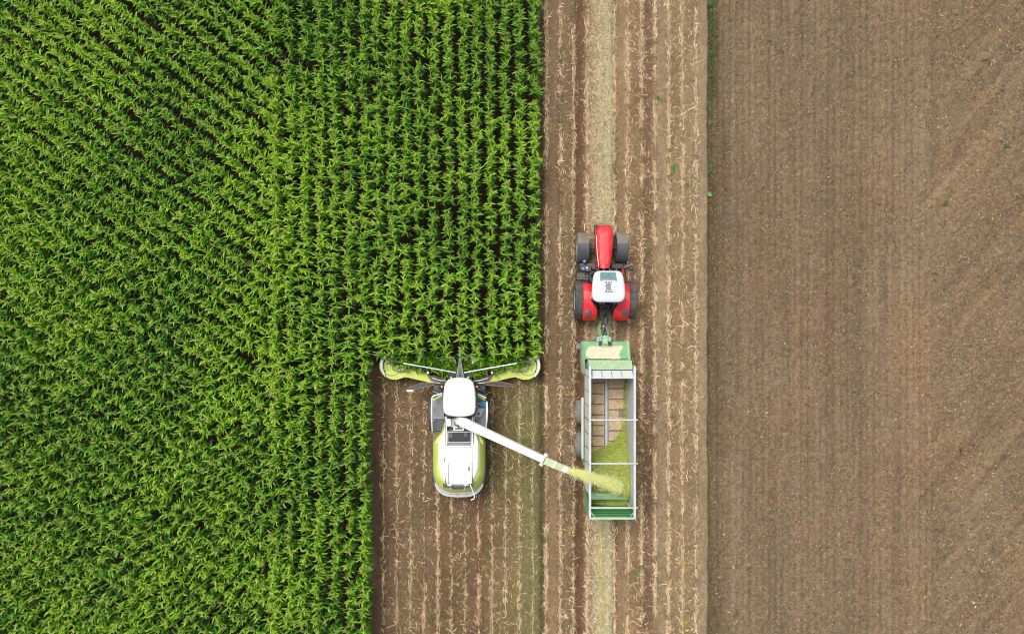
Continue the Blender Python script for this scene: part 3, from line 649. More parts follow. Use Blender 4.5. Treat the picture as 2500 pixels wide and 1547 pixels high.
# raised centre panel of the hood, seam strips and grille
rp = []
for py, hw, z in [(557, 6, 1.90), (562, 9.5, 1.975), (572, 12, 2.045), (590, 13.5, 2.10), (615, 12.5, 2.16), (645, 10, 2.205)]:
    p = P(1475.5, py, z); rp.append((p, hw*G*.945))
MB().loft([[(p.x-h_, p.y, p.z-.05), (p.x-h_*.9, p.y, p.z+.012), (p.x, p.y, p.z+.024), (p.x+h_*.9, p.y, p.z+.012), (p.x+h_, p.y, p.z-.05)] for p, h_ in rp]).build('hood_panel', M['red'], hood, smooth=50)
MB().tube([P(1456.5, 575, 1.98), P(1456.2, 590, 2.02), P(1458, 615, 2.06), P(1461.5, 650, 2.1)], .018, 6).build('hood_stripe', M['white'], hood)
MB().tube([P(1454.0, 571, 1.8), P(1453.7, 590, 1.8), P(1455.5, 615, 1.82), P(1458.5, 640, 1.85)], .03, 6).build('side_grille', M['dark'], hood)
# front fenders (curved over the tyre)
def fender(x0, x1, yc, r, a0, a1, m, name, th=.04, n=12, taper=0.0):
    rings = []
    for k in range(n+1):
        a = R(a0+(a1-a0)*k/n); co, si = math.cos(a), math.sin(a)
        cr = .05
        rings.append([(x0, yc+co*(r-cr), fr_+si*(r-cr)), (x0+.04, yc+co*r, fr_+si*r), (x1-.04, yc+co*r, fr_+si*r), (x1, yc+co*(r-cr), fr_+si*(r-cr)), (x1-.05, yc+co*(r-cr-th), fr_+si*(r-cr-th)), (x0+.05, yc+co*(r-cr-th), fr_+si*(r-cr-th))])
    return MB().loft(rings).build(name, m, tr, smooth=50)
fr_ = fr
for x0, x1 in ((P(1411, 0, 1.65).x, P(1440, 0, 1.65).x), (P(1507, 0, 1.65).x, P(1535, 0, 1.65).x)):
    f = fender(x0, x1, fy, fr+.12, 84, 172, M['fender'], 'front_fender')
    bt = MB()
    for x in (x0+.12, x1-.12): bt.lathe((x, fy-.02, fr+.13), (0, 0, 1), [(.022, -.02), (.022, .012), (0, .018)], 8)
    bt.build('bolt', M['white'], f)
# rear fenders
fr_ = rr
for sgn, (xa, xb) in ((-1, (1424, 1459)), (1, (1499, 1538))):
    z = 2.05; x0 = P(xa, 0, z).x; x1 = P(xb, 0, z).x
    rings = []
    for k in range(15):
        a = R(40+118*k/14); co, si = -math.cos(a), math.sin(a); r = rr+.12
        y = ry-.02+(-co)*r*1.0; zz = rr+si*r
        wx0, wx1 = x0, x1
        t = k/14
        if sgn < 0: wx1 = x1-.28*max(0, 1-abs(0)-0)*(1 if t < .45 else max(0, 1-(t-.45)/.2))
        else: wx0 = x0+.28*(1 if t < .45 else max(0, 1-(t-.45)/.2))
        rings.append([(wx0, y, zz-.04), (wx0+.03, y, zz), (wx1-.03, y, zz), (wx1, y, zz-.04), (wx1, y-.0, zz-.08), (wx0, y-.0, zz-.08)])
    f = MB().loft(rings).build('rear_fender', M['red'], tr, smooth=50)
    lp = P(1435.5, 763, 1.95) if sgn < 0 else P(1526, 762, 1.95)
    lmp = MB(); el = [(lp.x+.17*math.cos(q)*1.0, lp.y+.17*math.sin(q)) for q in [2*math.pi*i/20 for i in range(20)]]
    lmp.loft([[(p[0], p[1], 1.55) for p in el], [(p[0], p[1], lp.z+.08) for p in el], [(p[0], p[1], lp.z+.1) for p in scaled(el, .8)]])
    lamp = lmp.build('tail_lamp', M['fender'], f, smooth=40)
    MB().box(lp.x-.08, lp.x+.05, lp.y-.09, lp.y+.02, lp.z+.1, lp.z+.13).build('lens', M['dark'], lamp, .01)
    hx = P(1437, 0, 2.1).x if sgn < 0 else P(1525.5, 0, 2.1).x
    MB().tube([P(1437 if sgn < 0 else 1526, 728, 2.16), P(1437 if sgn < 0 else 1525.5, 748, 2.02)], .022, 6).build('grab_rail', M['darkred'], tr)
    MB().lathe(P(1442.5 if sgn < 0 else 1530, 728, 2.2), (0, 0, 1), [(.05, -.06), (.05, .02), (0, .05)], 10).build('marker_lamp', M['orange'], tr)
# cab
cab = MB(); zc = 3.02
q = rpoly([P(1451, 664, zc), P(1519, 664, zc), P(1523, 732, zc), P(1448, 732, zc)], .22)
q2 = scaled(q, .97); q3 = scaled(q, .93)
cab.loft([[(p.x, p.y, 1.2) for p in q3], [(p.x, p.y, 2.0) for p in q2], [(p.x, p.y, zc) for p in q]]).build('cab_glass', M['glass'], tr, smooth=40)
pl = MB()
for px, py in ((1452, 666), (1518, 666), (1521, 730), (1449, 730)):
    a = P(px, py, zc); pl.beam((a.x, a.y, 1.2), a, .09, .09)
pl.build('cab_pillar', M['dark'], tr)
ro = rpoly([P(1450.5, 661, 3.15), P(1519, 661, 3.15), P(1526.5, 700, 3.15), P(1526, 738, 3.15), P(1445.5, 738, 3.15), P(1444.5, 700, 3.15)], [.30, .30, .35, .48, .48, .35], 6)
roof = MB().loft([[(p.x, p.y, z) for p in scaled(ro, k)] for z, k in ((3.02, .95), (3.06, .995), (3.16, 1.0), (3.22, .975), (3.255, .92), (3.27, .80))]).build('roof', M['roofwhite'], tr, smooth=50)
sw = [P(1465.5, 664, 3.28), P(1503, 664, 3.28), P(1506, 682, 3.28), P(1465, 682, 3.28)]
MB().prism(rpoly(sw, .05, 3), 3.2, 3.285).build('roof_window', M['teal'], roof, .008)
fwn = MB(); fwn.tube([P(1465, 682, 3.29), P(1506.5, 682, 3.29)], .02, 6); fwn.box(*[P(1467, 0, 3.3).x, P(1469.5, 0, 3.3).x, P(0, 682, 3.3).y, P(0, 686, 3.3).y], 3.27, 3.31); fwn.box(*[P(1503, 0, 3.3).x, P(1505.5, 0, 3.3).x, P(0, 682, 3.3).y, P(0, 686, 3.3).y], 3.27, 3.31)
fwn.build('window_hinge', M['greyplast'], roof)
xb = [P(x, y, 3.3) for x, y in ((1476, 687), (1495.5, 687), (1492, 692), (1491, 700), (1493, 708), (1496.5, 713), (1476, 713), (1480, 706), (1480, 700), (1477, 698), (1480, 693))]
br = MB().prism(xb, 3.262, 3.30).build('aerial_bracket', M['greyplast'], roof)
dt = MB()
for x, y in ((1483.5, 690), (1490, 690), (1484, 709.5), (1490, 709.5)): dt.lathe(P(x, y, 3.3), (0, 0, 1), [(.03, -.01), (.03, .015), (0, .02)], 8)
dt.build('bolt', M['white'], br)
seam = MB()
for x in (1462.5, 1508.5): a = P(x, 686, 3.275); b = P(x, 737, 3.275); seam.tube([(a.x, a.y, 3.262), (a.x, b.y+.05, 3.25)], .011, 5)
a = P(1447, 714, 3.27); b = P(1523, 714, 3.27); seam.tube([(a.x+.1, a.y, 3.262), (b.x-.1, b.y, 3.262)], .011, 5)
seam.build('roof_seam', M['greywhite'], roof)
for x in (1466, 1474, 1500, 1509): p = P(x, 741, 3.05); wl = MB(); wl.lathe(p, (0, -1, -.2), [(.07, -.12), (.07, .02), (.05, .03), (0, .03)], 12); wl.build('work_lamp', M['dark'], tr)
for x in (1460, 1474, 1489, 1505): p = P(x, 657.5, 3.05); wl = MB(); wl.lathe(p, (0, 1, -.2), [(.06, -.12), (.06, .02), (0, .02)], 12); wl.build('work_lamp', M['dark'], tr)
# left side: tank, battery box, steps
MB().pbox(1416, 1455, 642, 658, .7, 1.25).pbox(1420, 1444, 648, 662, .7, 1.45).build('fuel_tank', M['fender'], tr, .05)
MB().lathe(P(1423, 656, 1.48), (0, 0, 1), [(.07, -.05), (.07, .04), (0, .05)], 14).build('tank_cap', M['blue'], tr)
MB().lathe(P(1433, 654, 1.5), (0, 0, 1), [(.06, -.1), (.05, .05), (0, .08)], 12).lathe(P(1434, 660, 1.48), (0, 0, 1), [(.04, -.1), (.035, .04), (0, .05)], 12).build('filler_cap', M['white'], tr)
MB().lathe(P(1427.5, 638, 1.5), (0, 0, 1), [(.09, -.2), (.09, .0), (.05, .05), (0, .05)], 12).build('air_cleaner', M['greyplast'], tr)
stp = MB()
for k, z in enumerate((.45, .8, 1.15)):
    a = P(1409+4*k, 667, z); b = P(1438, 681, z)
    for j in range(7): x = a.x+(b.x-a.x)*j/6; stp.beam((x, a.y, z), (x, b.y, z), .018, .03)
    for y in (a.y, b.y, (a.y+b.y)/2): stp.beam((a.x, y, z), (b.x, y, z), .022, .04)
stp.build('step_ladder', M['greyplast'], tr)
hr = MB(); hr.tube([P(1411, 665, 1.9), P(1420, 664, 1.6), P(1440, 664, 1.3)], .02, 6); hr.build('handrail', M['dark'], tr)
MB().pbox(1440, 1449, 664, 690, 1.0, 1.5).build('door_sill', M['dark'], tr, .03)
# right side: exhaust, handles, mirror
ex = MB(); e0 = P(1524, 655, 1.2); ex.lathe((e0.x, e0.y, 1.2), (0, 0, 1), [(.09, 0), (.12, .1), (.12, 1.15), (.08, 1.25), (.07, 1.55)], 16)
ex.tube([(e0.x, e0.y, 2.7), (e0.x+.02, e0.y+.02, 2.95), (e0.x+.1, e0.y+.07, 3.05)], .07, 12); ex.build('exhaust', M['greyplast'], tr)
MB().pbox(1492, 1522, 643, 656, .8, 1.35).build('engine_side', M['dark'], tr, .04)
rl_ = MB(); rl_.tube([P(1520, 655, 2.2), P(1523, 668, 2.3), P(1529, 676, 2.2), P(1529, 683, 2.0)], .028, 8); rl_.tube([P(1518, 660, 1.7), P(1521, 672, 1.7)], .03, 8); rl_.build('grab_rail', M['darkred'], tr)
for px, sx_ in ((1544, 1), ):
    mm = MB(); mm.tube([P(1520, 664, 2.75), P(1532, 660, 2.7), P(1541, 657, 2.6)], .018, 6); mir = mm.build('mirror_arm', M['dark'], tr)
    MB().box(P(1539, 0, 2.6).x, P(1547, 0, 2.6).x, P(0, 658, 2.6).y-.03, P(0, 658, 2.6).y+.05, 2.35, 2.75).build('mirror', M['dark'], mir, .02)
mm = MB(); mm.tube([P(1450, 664, 2.7), P(1438, 661, 2.6), P(1432, 660, 2.5)], .018, 6); mir = mm.build('mirror_arm', M['dark'], tr)
MB().box(P(1426, 0, 2.5).x, P(1434, 0, 2.5).x, P(0, 660, 2.5).y-.03, P(0, 660, 2.5).y+.05, 2.2, 2.55).build('mirror', M['dark'], mir, .02)
# rear linkage
lk = MB()
lk.pbox(1463, 1498, 742, 752, .7, 1.35)
for x in (1468, 1475, 1482, 1489): lk.lathe(P(x, 754, 1.5), (0, 0, 1), [(.05, -.25), (.05, 0), (.03, .04)], 8)
for x0, x1 in ((1466, 1461), (1491, 1496)): lk.beam(P(x0, 750, 1.0), P(x1, 773, .75), .07, .06); lk.tube([P(x0, 748, 1.6), P(x1, 768, .85)], .035, 8)
lk.beam(P(1479, 750, .6), P(1479, 778, .5), .14, .1)
lk.build('linkage', M['dark'], tr, .01)
hy = MB()
for x, y in ((1466, 751), (1471, 748), (1477, 757), (1486, 750), (1493, 753), (1482, 762), (1474, 763)): hy.lathe(P(x, y, 1.6), (0, 0, 1), [(.028, -.1), (.028, 0), (0, .02)], 8)
hy.build('hose_coupling', M['steel'], tr)

# ------------------------------------------------------------------ TRAILER
tc = P(1487, 1060, 1.5); tl = empty('forage_trailer', (tc.x, tc.y, 0), 'green and white forage trailer half full of chopped corn behind the red tractor', 'trailer')
ZT = 3.7; ZF = 1.25
xl = P(1438.6, 0, ZT).x; xr = P(1552.5, 0, ZT).x           # outer faces of the side walls
yf = P(0, 921, ZT).y; yb = P(0, 1262, ZT).y; th_ = .07
# floor, boards and chain bars
yfl0 = yb+.05
fl = MB().box(xl+th_, xr-th_, yb, yf+.6, ZF-.12, ZF).build('floor', M['tan'], tl)
cr = MB(); cxm = (P(1473.5, 0, ZF).x+P(1487, 0, ZF).x)/2
cr.box(cxm-.13, cxm+.13, yfl0, yf+.5, ZF+.002, ZF+.035); cr.build('centre_rail', M['greywhite'], fl)
c2 = MB()
for dx in (-.085, .085): c2.box(cxm+dx-.022, cxm+dx+.022, yfl0, yf+.5, ZF+.036, ZF+.05)
c2.build('scraper_chain', M['dark'], fl)
y = P(0, 935, ZF).y; k = 0
while y > yb:
    MB().box(xl+.1, cxm-.14, y-.025, y+.025, ZF+.002, ZF+.05).build('scraper_bar', M['rust'], fl)
    y2 = y+.27; MB().box(cxm+.14, xr-.1, y2-.025, y2+.025, ZF+.002, ZF+.05).build('scraper_bar', M['rust'], fl)
    y -= .556
# side walls
wo = P(1428.7, 0, 2.2).x; yq0, yq1 = P(0, 1210, ZT).y, yf+.3
wl = MB().loft([[(xl+th_, y_, 2.0), (xl+th_, y_, ZT-.1), (xl, y_, ZT-.1), (wo, y_, 2.25), (wo, y_, 2.1)] for y_ in (yq0, yq1)]).build('side_wall', M['white'], tl)
def wx(z): return wo+(xl-wo)*(z-2.25)/(ZT-.1-2.25)
rb = MB(); 
for py in (916, 951, 985, 1019, 1052, 1088, 1125):
    rb = MB()
    a = P(1424.5+ (2), py-3, 1.9); y = a.y
    rb.beam((wo-.05, P(0, py-4, 2.2).y, 2.2), (xl-.012, P(0, py+3, 3).y, ZT-.1), .03, .03)
    rb.build('wall_strut', M['greyplast'], wl)
dm = MB()
y0_ = P(0, 1088, 2.6).y; y1_ = P(0, 990, 2.6).y; n = 14
for k in range(n):
    ya = y0_+(y1_-y0_)*k/n; yb2 = ya+.02+(y1_-y0_)/n*.5; dm.loft([[(wx(z)-.001, q_, z+.001), (wx(z)-.008, q_, z+.008), (wx(z+.22)-.008, q_, z+.228), (wx(z+.22)-.001, q_, z+.221)] for z in (2.75,) for q_ in (ya+.02, yb2)])
dm.build('red_lettering', M['pink'], wl)
MB().box(xr-th_, xr, P(0, 1250, ZT).y, yf+.3, 1.85, ZT-.1).build('side_wall', M['greywhite'], tl)
# sloped skirt walls below
MB().box(xl+.0, xl+th_-.01, yb, yf+.6, 1.15, 1.849).box(xr-th_+.01, xr, yb, yf+.6, 1.15, 1.849).build('lower_wall', M['palegreen'], tl)
# green rear corner panel on the left, and rear gate
g0 = P(0, 1192, 2.6).y
MB().add([(xl-.012, g0+.0, 1.5), (xl-.012, yb, 1.5), (xl-.012, yb, 3.45), (xl-.012, g0-.55, 3.45), (xl-.03, g0, 1.5), (xl-.03, yb, 1.5), (xl-.03, yb, 3.45), (xl-.03, g0-.55, 3.45)],
         [(0,1,2,3),(7,6,5,4),(0,4,5,1),(1,5,6,2),(2,6,7,3),(3,7,4,0)]).build('corner_panel', M['green'], tl)
rg = MB(); rg.box(xl-.02, xr+.02, yb-.1, yb, 1.2, ZT-.12); rg.build('rear_gate', M['deepgreen'], tl, .02)
rt = MB(); rt.box(xl-.02, xr+.03, yb-.13, yb-.01, ZT-.11, ZT-.02); rgt = rt.build('gate_rim', M['palegreen'], tl, .02)
for z in (1.8, 2.3, 2.8, 3.2): MB().box(xl+.1, xr-.1, yb+.003, yb+.05, z, z+.07).build('gate_rib', M['deepgreen'], tl)
# top rails and cross bars
MB().box(xl-.02, xl+.10, yb-.02, P(0, 893, ZT).y, ZT-.1, ZT).build('top_rail', M['greywhite'], tl, .015)
MB().box(xr-.11, xr+.01, yb-.02, P(0, 893, ZT).y, ZT-.1, ZT).build('top_rail', M['greywhite'], tl, .015)
for py in (1024.6, 1131, 1239):
    y = P(0, py, ZT+.05).y; MB().box(xl-.02, xr+.08, y-.035, y+.035, ZT+.003, ZT+.06).build('cross_bar', M['greywhite'], tl, .01)
y = P(0, 1262, ZT).y
for s, x in ((1, xl+.1), (-1, xr-.11)):
    MB().beam((x, y+.22, ZT-.06), (x+s*.16, y+.03, ZT-.06), .06, .06).build('corner_brace', M['steel'], tl)
# front: headboard and green bodywork over the drawbar
def quadplate(pts, th, name, m, bevel=0.0):
    a, b, c, d = [Vector(p) for p in pts]; n = (b-a).cross(d-a).normalized()*th
    return MB().loft([[a-n, b-n, c-n, d-n], [a, b, c, d]]).build(name, m, tl, bevel)
y0 = P(0, 904, 3.2).y; y1 = P(0, 921, ZT).y
hb = quadplate([(xl+.08, y1, ZT-.05), (xr-.1, y1, ZT-.05), (xr-.1, y0, 3.2), (xl+.08, y0, 3.2)], .05, 'headboard', M['roofwhite'])
sb = MB()
for px in (1446, 1470, 1494, 1518): x = P(px, 0, 3.5).x; sb.beam((x, y1, ZT-.03), (x, y0+.01, 3.22), .025, .02)
sb.build('headboard_seam', M['greyplast'], hb)
MB().box(xl+.06, xr-.08, y1-.06, y1+.02, 1.9, ZT-.06).build('front_wall', M['greywhite'], tl)
ya = P(0, 879, 2.75).y; yb_ = P(0, 902.5, 3.1).y; ya_l, yb_l = ya, yb_
MB().loft([[(xl+.06, ya, 1.3), (xr-.04, ya, 1.3), (xr-.04, ya, 2.75), (xl+.06, ya, 2.75)], [(xl+.06, yb_, 1.3), (xr-.04, yb_, 1.3), (xr-.04, yb_, 3.05), (xl+.06, yb_, 3.05)]]).build('front_ledge', M['palegreen'], tl, .02)
MB().tube([(xl+.1, yb_+.03, 3.1), (xr-.1, yb_+.03, 3.1)], .03, 8).build('ledge_pipe', M['palegreen'], tl)
fr0 = P(0, 833, 1.75).y
# front hood with bevelled side cheeks
x0, x1 = P(1426, 0, 1.9).x, P(1529, 0, 1.9).x; x0o, x1o = P(1419.5, 0, 1.6).x, P(1536, 0, 1.7).x
hd = MB().loft([[(x0, fr0, 1.0), (x1, fr0, 1.0), (x1, fr0, 1.72), (x0, fr0, 1.72)], [(x0, ya+.03, 1.0), (x1, ya+.03, 1.0), (x1, ya+.03, 2.3), (x0, ya+.03, 2.3)]]).build('front_hood', M['green'], tl, .02)
ck = MB(); ye_ = P(0, 911, 2.1).y
ck.loft([[(x0o, fr0-.08, 1.0), (x0-.004, fr0+.01, 1.0), (x0-.004, fr0+.01, 1.70), (x0o, fr0-.08, 1.58)], [(x0o, ya, 1.0), (x0-.004, ya, 1.0), (x0-.004, ya, 2.28), (x0o, ya, 1.95)], [(x0o+.03, ye_, 1.0), (x0+.02, ye_, 1.0), (x0+.02, ye_, 2.28), (x0o+.03, ye_, 1.9)]])
ck.build('side_cheek', M['palegreen'], tl, .015); ck = MB()
ck.loft([[(x1+.004, fr0+.01, 1.0), (x1o, fr0-.02, 1.0), (x1o, fr0-.02, 1.66), (x1+.004, fr0+.01, 1.70)], [(x1+.004, ya, 1.0), (x1o, ya, 1.0), (x1o, ya, 2.2), (x1+.004, ya, 2.28)]])
ck.build('side_cheek', M['palegreen'], tl, .015)
# blown chaff crust on the hood
def hoodz(y): return 1.72+(2.3-1.72)*(fr0-y)/(fr0-ya-.03)
out = [(1430,868),(1431,856),(1436,847),(1444,843),(1456,845),(1470,846),(1486,846),(1500,845),(1508,844),(1518,842),(1522,846),(1521,851),(1516,857),(1512,863),(1514,869),(1516,876),(1500,876.5),(1480,875.5),(1460,875),(1440,875)]
c_ = Vector((1475, 860)); cru = MB(); rg_ = []
for kk, hh_ in ((1, .0), (.985, .014), (.93, .024), (.7, .03), (.35, .032), (.02, .032)):
    ring = []
    for i, (ax, ay) in enumerate(out):
        qx = c_.x+(ax-c_.x)*kk; qy = c_.y+(ay-c_.y)*kk; y = P(0, qy, 2.0).y; z = hoodz(y); p = P(qx, qy, z)
        ring.append((p.x, p.y, hoodz(p.y)+.003+hh_))
    rg_.append(ring)
cru.loft(rg_).build('chaff_crust', M['dust'], tl, smooth=60)
# gear box on the hood front and drawbar
db = MB()
db.pbox(1458, 1492, 822, 846, 1.0, 1.95); db.pbox(1472, 1484, 819, 840, 1.9, 2.1); db.build('drawbar_head', M['palegreen'], tl, .02)
dk = MB(); dk.pbox(1461, 1470, 833, 844, 1.9, 1.965); dk.pbox(1485, 1493, 833, 844, 1.9, 1.965); dk.build('drawbar_slot', M['dark'], tl)
gr = MB()
for x, y in ((1462, 825), (1466, 829), (1460, 831), (1469, 822)): gr.lathe(P(x, y, 2.0), (0, 0, 1), [(.06, -.15), (.06, 0), (.03, .05), (0, .05)], 10)
gr.build('valve_block', M['greywhite'], tl)
d1 = MB(); d1.beam(P(1467, 822, 1.5), P(1462, 804, 1.1), .16, .14); d1.beam(P(1462, 804, 1.1), P(1466, 783, .75), .14, .14); d1.beam(P(1484, 822, 1.5), P(1483, 800, 1.2), .1, .12); d1.beam(P(1483, 800, 1.2), P(1478, 779, .7), .09, .1)
d1.build('drawbar', M['green'], tl, .015)
MB().tube([P(1477, 824, 1.6), P(1480, 800, 1.25), P(1480, 775, .95)], .06, 10).build('drive_shaft', M['greywhite'], tl)
hz = MB(); hz.tube([P(1479, 762, 1.5), P(1481, 775, 1.75), P(1480, 792, 1.75), P(1476, 806, 1.7), P(1472, 820, 1.9)], .045, 8); hz.tube([P(1476, 760, 1.5), P(1484, 780, 1.6), P(1478, 800, 1.6), P(1480, 822, 1.9)], .03, 8); hz.build('hydraulic_hose', M['hose'], tl)
MB().lathe(P(1473.5, 797, 1.3), (0, 0, 1), [(.05, -.1), (.05, 0), (0, .02)], 10).build('warning_cap', M['orange'], tl)
# roller at the front left corner
MB().lathe(P(1411.5, 846, 1.2), (1, 0, 0), [(.0, -.12), (.17, -.12), (.19, -.05), (.19, .05), (.17, .12), (0, .12)], 20).build('jack_wheel', M['tyredust'], tl)
MB().tube([P(1413, 846, 1.2), P(1420, 850, 1.5), P(1421, 880, 1.6)], .025, 8).build('jack_arm', M['greywhite'], tl)
# mudguard and chassis
mg = MB(); xg = P(1419.5, 0, 1.45).x; mg.box(xg, xl-.04, P(0, 1118, 1.45).y, P(0, 970, 1.45).y, 1.40, 1.45); mg.box(xg, xg+.03, P(0, 1118, 1.45).y, P(0, 970, 1.45).y, 1.30, 1.399); mg.build('mudguard', M['greywhite'], tl, .008)
mg = MB(); mg.loft([[(xg, P(0, 1118, 1.45).y-.003, 1.3), (xl-.04, P(0, 1118, 1.45).y-.003, 1.3), (xl-.04, P(0, 1118, 1.45).y-.003, 1.44), (xg, P(0, 1118, 1.45).y-.003, 1.44)], [(xg+.2, P(0, 1135, 1.3).y, .9), (xl-.04, P(0, 1135, 1.3).y, .9), (xl-.04, P(0, 1135, 1.3).y, 1.2), (xg+.2, P(0, 1135, 1.3).y, 1.2)]]); mg.build('mud_flap', M['palegreen'], tl)
cs = MB(); cs.box(xl+.5, xl+.7, yb+.2, fr0-.2, .75, 1.1).box(xr-.7, xr-.5, yb+.2, fr0-.2, .75, 1.1).build('chassis', M['deepgreen'], tl)
for py in (1005, 1084):
    y = P(0, py, .65).y
    wheel(tl, 'wheel', P(1405.5, 0, .65).x+.28, y, .66, .56, .33, M['tyredust'], 24, rimface=.05); wheel(tl, 'wheel', xr-.2, y, .66, .56, .33, M['tyredust'], 24)
    MB().box(P(1405.5, 0, .65).x+.4, xr-.3, y-.07, y+.07, .58, .74).build('axle', M['dark'], tl)
# unloading rollers across the rear
yk = P(0, 1213, 2.3).y
bmr = MB(); bmr.box(xl+th_+.01, xr-th_-.01, yk-.14, yk+.14, 2.16, 2.3); bm_ = bmr.build('cross_beam', M['green'], tl, .03)
MB().tube([(xl+.1, yk+.17, 2.3), (xr-.1, yk+.17, 2.3)], .035, 8).tube([(xl+.1, yk-.02, 2.33), (xr-.1, yk-.02, 2.33)], .025, 8).build('beam_pipe', M['palegreen'], bm_)
# interior liner, pale
MB().box(xr-th_-.012, xr-th_-.002, yk+.2, yf-.45, 1.3, ZT-.16).build('wall_liner', M['roofwhite'], tl)

# the load: heap of chopped corn
lx0, lx1 = xl+th_+.01, xr-th_-.02; ly0, ly1 = yb+.01, yf+.1
def load_z(X, Y):
    u = (X-lx0)/(lx1-lx0); py = 773.5-Y/G/(H-ZF)*H          # 0 left .. 1 right; how far back
    t = np.interp(py, [905, 980, 1060, 1100, 1140, 1180, 1200, 1215, 1240], [.05, .10, .20, .40, .75, .95, .7, .45, .22])
    side = np.clip((u-np.interp(py, [905, 1000, 1050, 1075, 1108, 1135, 1200, 1240], [.90, .87, .84, .66, .10, -.3, -.2, .2]))/.32, 0, 1)
    z = 1.55*t*side**1.2*(.55+.45*u)
    left = np.clip((.24-u)/.1, 0, 1)*.045*np.interp(py, [905, 940, 1000, 1100], [0, .7, 1, 1])
    hole = np.exp(-((u-.10)/.30)**2-((py-1178)/24)**2)*.9
    n = fbm(X*2.2, Y*2.2, 3, 201)-.5; n2 = fbm(X*14, Y*14, 3, 202)-.5
    base = z+left
    z = ZF-.03+base+.22*n*np.clip(base*4, 0, 1)+.05*n2-hole*np.clip(base, 0, 1)
    z = z + np.clip(side*.06, 0, .06)*1.0
    return z
nx, ny = 90, 300; X, Y = np.meshgrid(np.linspace(lx0, lx1, nx), np.linspace(ly0, ly1, ny)); Z = load_z(X, Y)
i = np.arange(nx*ny).reshape(ny, nx); F = np.stack([i[:-1, :-1], i[:-1, 1:], i[1:, 1:], i[1:, :-1]], -1).reshape(-1, 4)
gcol = [srgb(170,184,84)*.85, srgb(146,166,64)*.8, srgb(190,198,108)*.88, srgb(122,144,52)*.75, srgb(206,208,130)*.9]
cc = (.35+1.0*fbm(X*12, Y*12, 3, 203))[..., None]*srgb(164,172,70)*.8
g = np.random.default_rng(61); n = 44000
x = g.uniform(lx0+.02, lx1-.02, n); y = g.uniform(ly0+.02, ly1, n); z = load_z(x, y); m = z > ZF+.012*g.random(n); x, y, z = x[m], y[m], z[m]; n = len(x)
FV, FF, FC = flakes(x, y, z+.01, g.uniform(.018, .05, n), pick(gcol, n, g, .45), 62, 2.0)
keepf = (Z.reshape(-1)[F] > ZF-.02).any(1)
V_, F_, C_ = merge([(np.stack([X, Y, Z], -1).reshape(-1, 3), F[keepf], cc.reshape(-1, 3)), (FV, FF, FC)])
n = 2600; x = g.uniform(lx0+.02, lx1-.02, n); y = g.uniform(P(0, 1120, ZF).y, ly1, n); m = load_z(x, y) < ZF; x, y = x[m], y[m]; n = len(x)
V_, F_, C_ = merge([(V_, F_, C_), flakes(x, y, np.full(n, ZF+.02), g.uniform(.015, .05, n), pick(gcol, n, g, .25), 63, 2.2, .3)])
# bits caught on the hood, ledge and rails
for (a_, b_, z_, n) in ((P(1436, 881, 2.9), P(1545, 900, 2.95), None, 900), ):
    x = g.uniform(a_.x, b_.x, n); y = g.uniform(b_.y, a_.y, n); zz = 2.75+(ya_l-y)/(ya_l-yb_l)*.30+.012; zz = np.clip(zz, 2.76, 3.07)
    V_, F_, C_ = merge([(V_, F_, C_), flakes(x, y, zz, g.uniform(.012, .032, n), pick(gcol+[srgb(224,220,160)], n, g, .2), 64, 2.2, .3)])
tag(npobj('chopped_corn', V_, F_, C_, M['chaff']), 'heap of yellow green chopped corn lying in the forage trailer', 'chopped corn', kind='stuff')

# ------------------------------------------------------------------ HARVESTER
hc = P(1122, 1050, 1.5); hv = empty('forage_harvester', (hc.x, hc.y, 0), 'white and lime green forage harvester cutting the corn with its spout swung right', 'forage harvester')
# wheels
wlx = P(1050.5, 0, 1.0).x; wrx = P(1193.5, 0, 1.0).x
for x in (wlx+.34, wrx-.34): wheel(hv, 'front_wheel', x, P(0, 1008, 1).y, 1.0, .68, .45, M['tyre'], 20)
for x in (wlx+.42, wrx-.40): wheel(hv, 'rear_wheel', x, P(0, 1145, .75).y, .74, .56, .36, M['tyre'], 20)
MB().box(wlx+.6, wrx-.6, P(0, 1180, 1).y, P(0, 930, 1).y, .75, 1.6).build('chassis', M['dark'], hv, .04)
# hull: rings bottom -> top. each ring in photo pixels at its own height
def hullring(left, right, bot, top, z, bulge=0.0, nose=0.5):
    pts = []
    xl_, xr_, yb__, yt_ = left, right, bot, top
    cx = (xl_+xr_)/2; hw = (xr_-xl_)/2
    # right side from front to rear, rounded tail, left side back to front
    n = 10
    tail = 62
    ysr = [yt_+(yb__-tail-yt_)*k/8 for k in range(9)]
    pr = [(xr_-2.0*(1-k/8)**2*bulge, y) for k, y in enumerate(ysr)]
    arc_ = []
    for k in range(1, 24):
        a = math.pi*k/24; ca = math.cos(a); sa = math.sin(a)
        ex_ = .62
        arc_.append((cx+hw*abs(ca)**ex_*(1 if ca > 0 else -1), yb__-tail+tail*abs(sa)**(.95)))
    pl_ = [(xl_+2.0*(1-k/8)**2*bulge, y) for k, y in reversed(list(enumerate(ysr)))]
    return [P(x, y, z) for x, y in pr+arc_+pl_]
# lower grey skirt
sk = MB(); sk.loft([hullring(1057.5, 1186, 1212, 1075, 1.15), hullring(1056.5, 1184.5, 1211.5, 1075, 1.75), hullring(1058, 1183, 1207, 1075, 1.95)])
sk.build('skirt', M['greyplast'], hv, smooth=50)
# lime band flaring over
lb = MB(); lb.loft([hullring(1058, 1184.5, 1201, 1079, 1.9), hullring(1057, 1184.5, 1202, 1079, 2.05), hullring(1058.5, 1183.5, 1199.5, 1079, 2.25), hullring(1063, 1177, 1192, 1079, 2.6), hullring(1069, 1171, 1186, 1079, 2.78)])
lb.build('side_panel', M['lime'], hv, smooth=50)
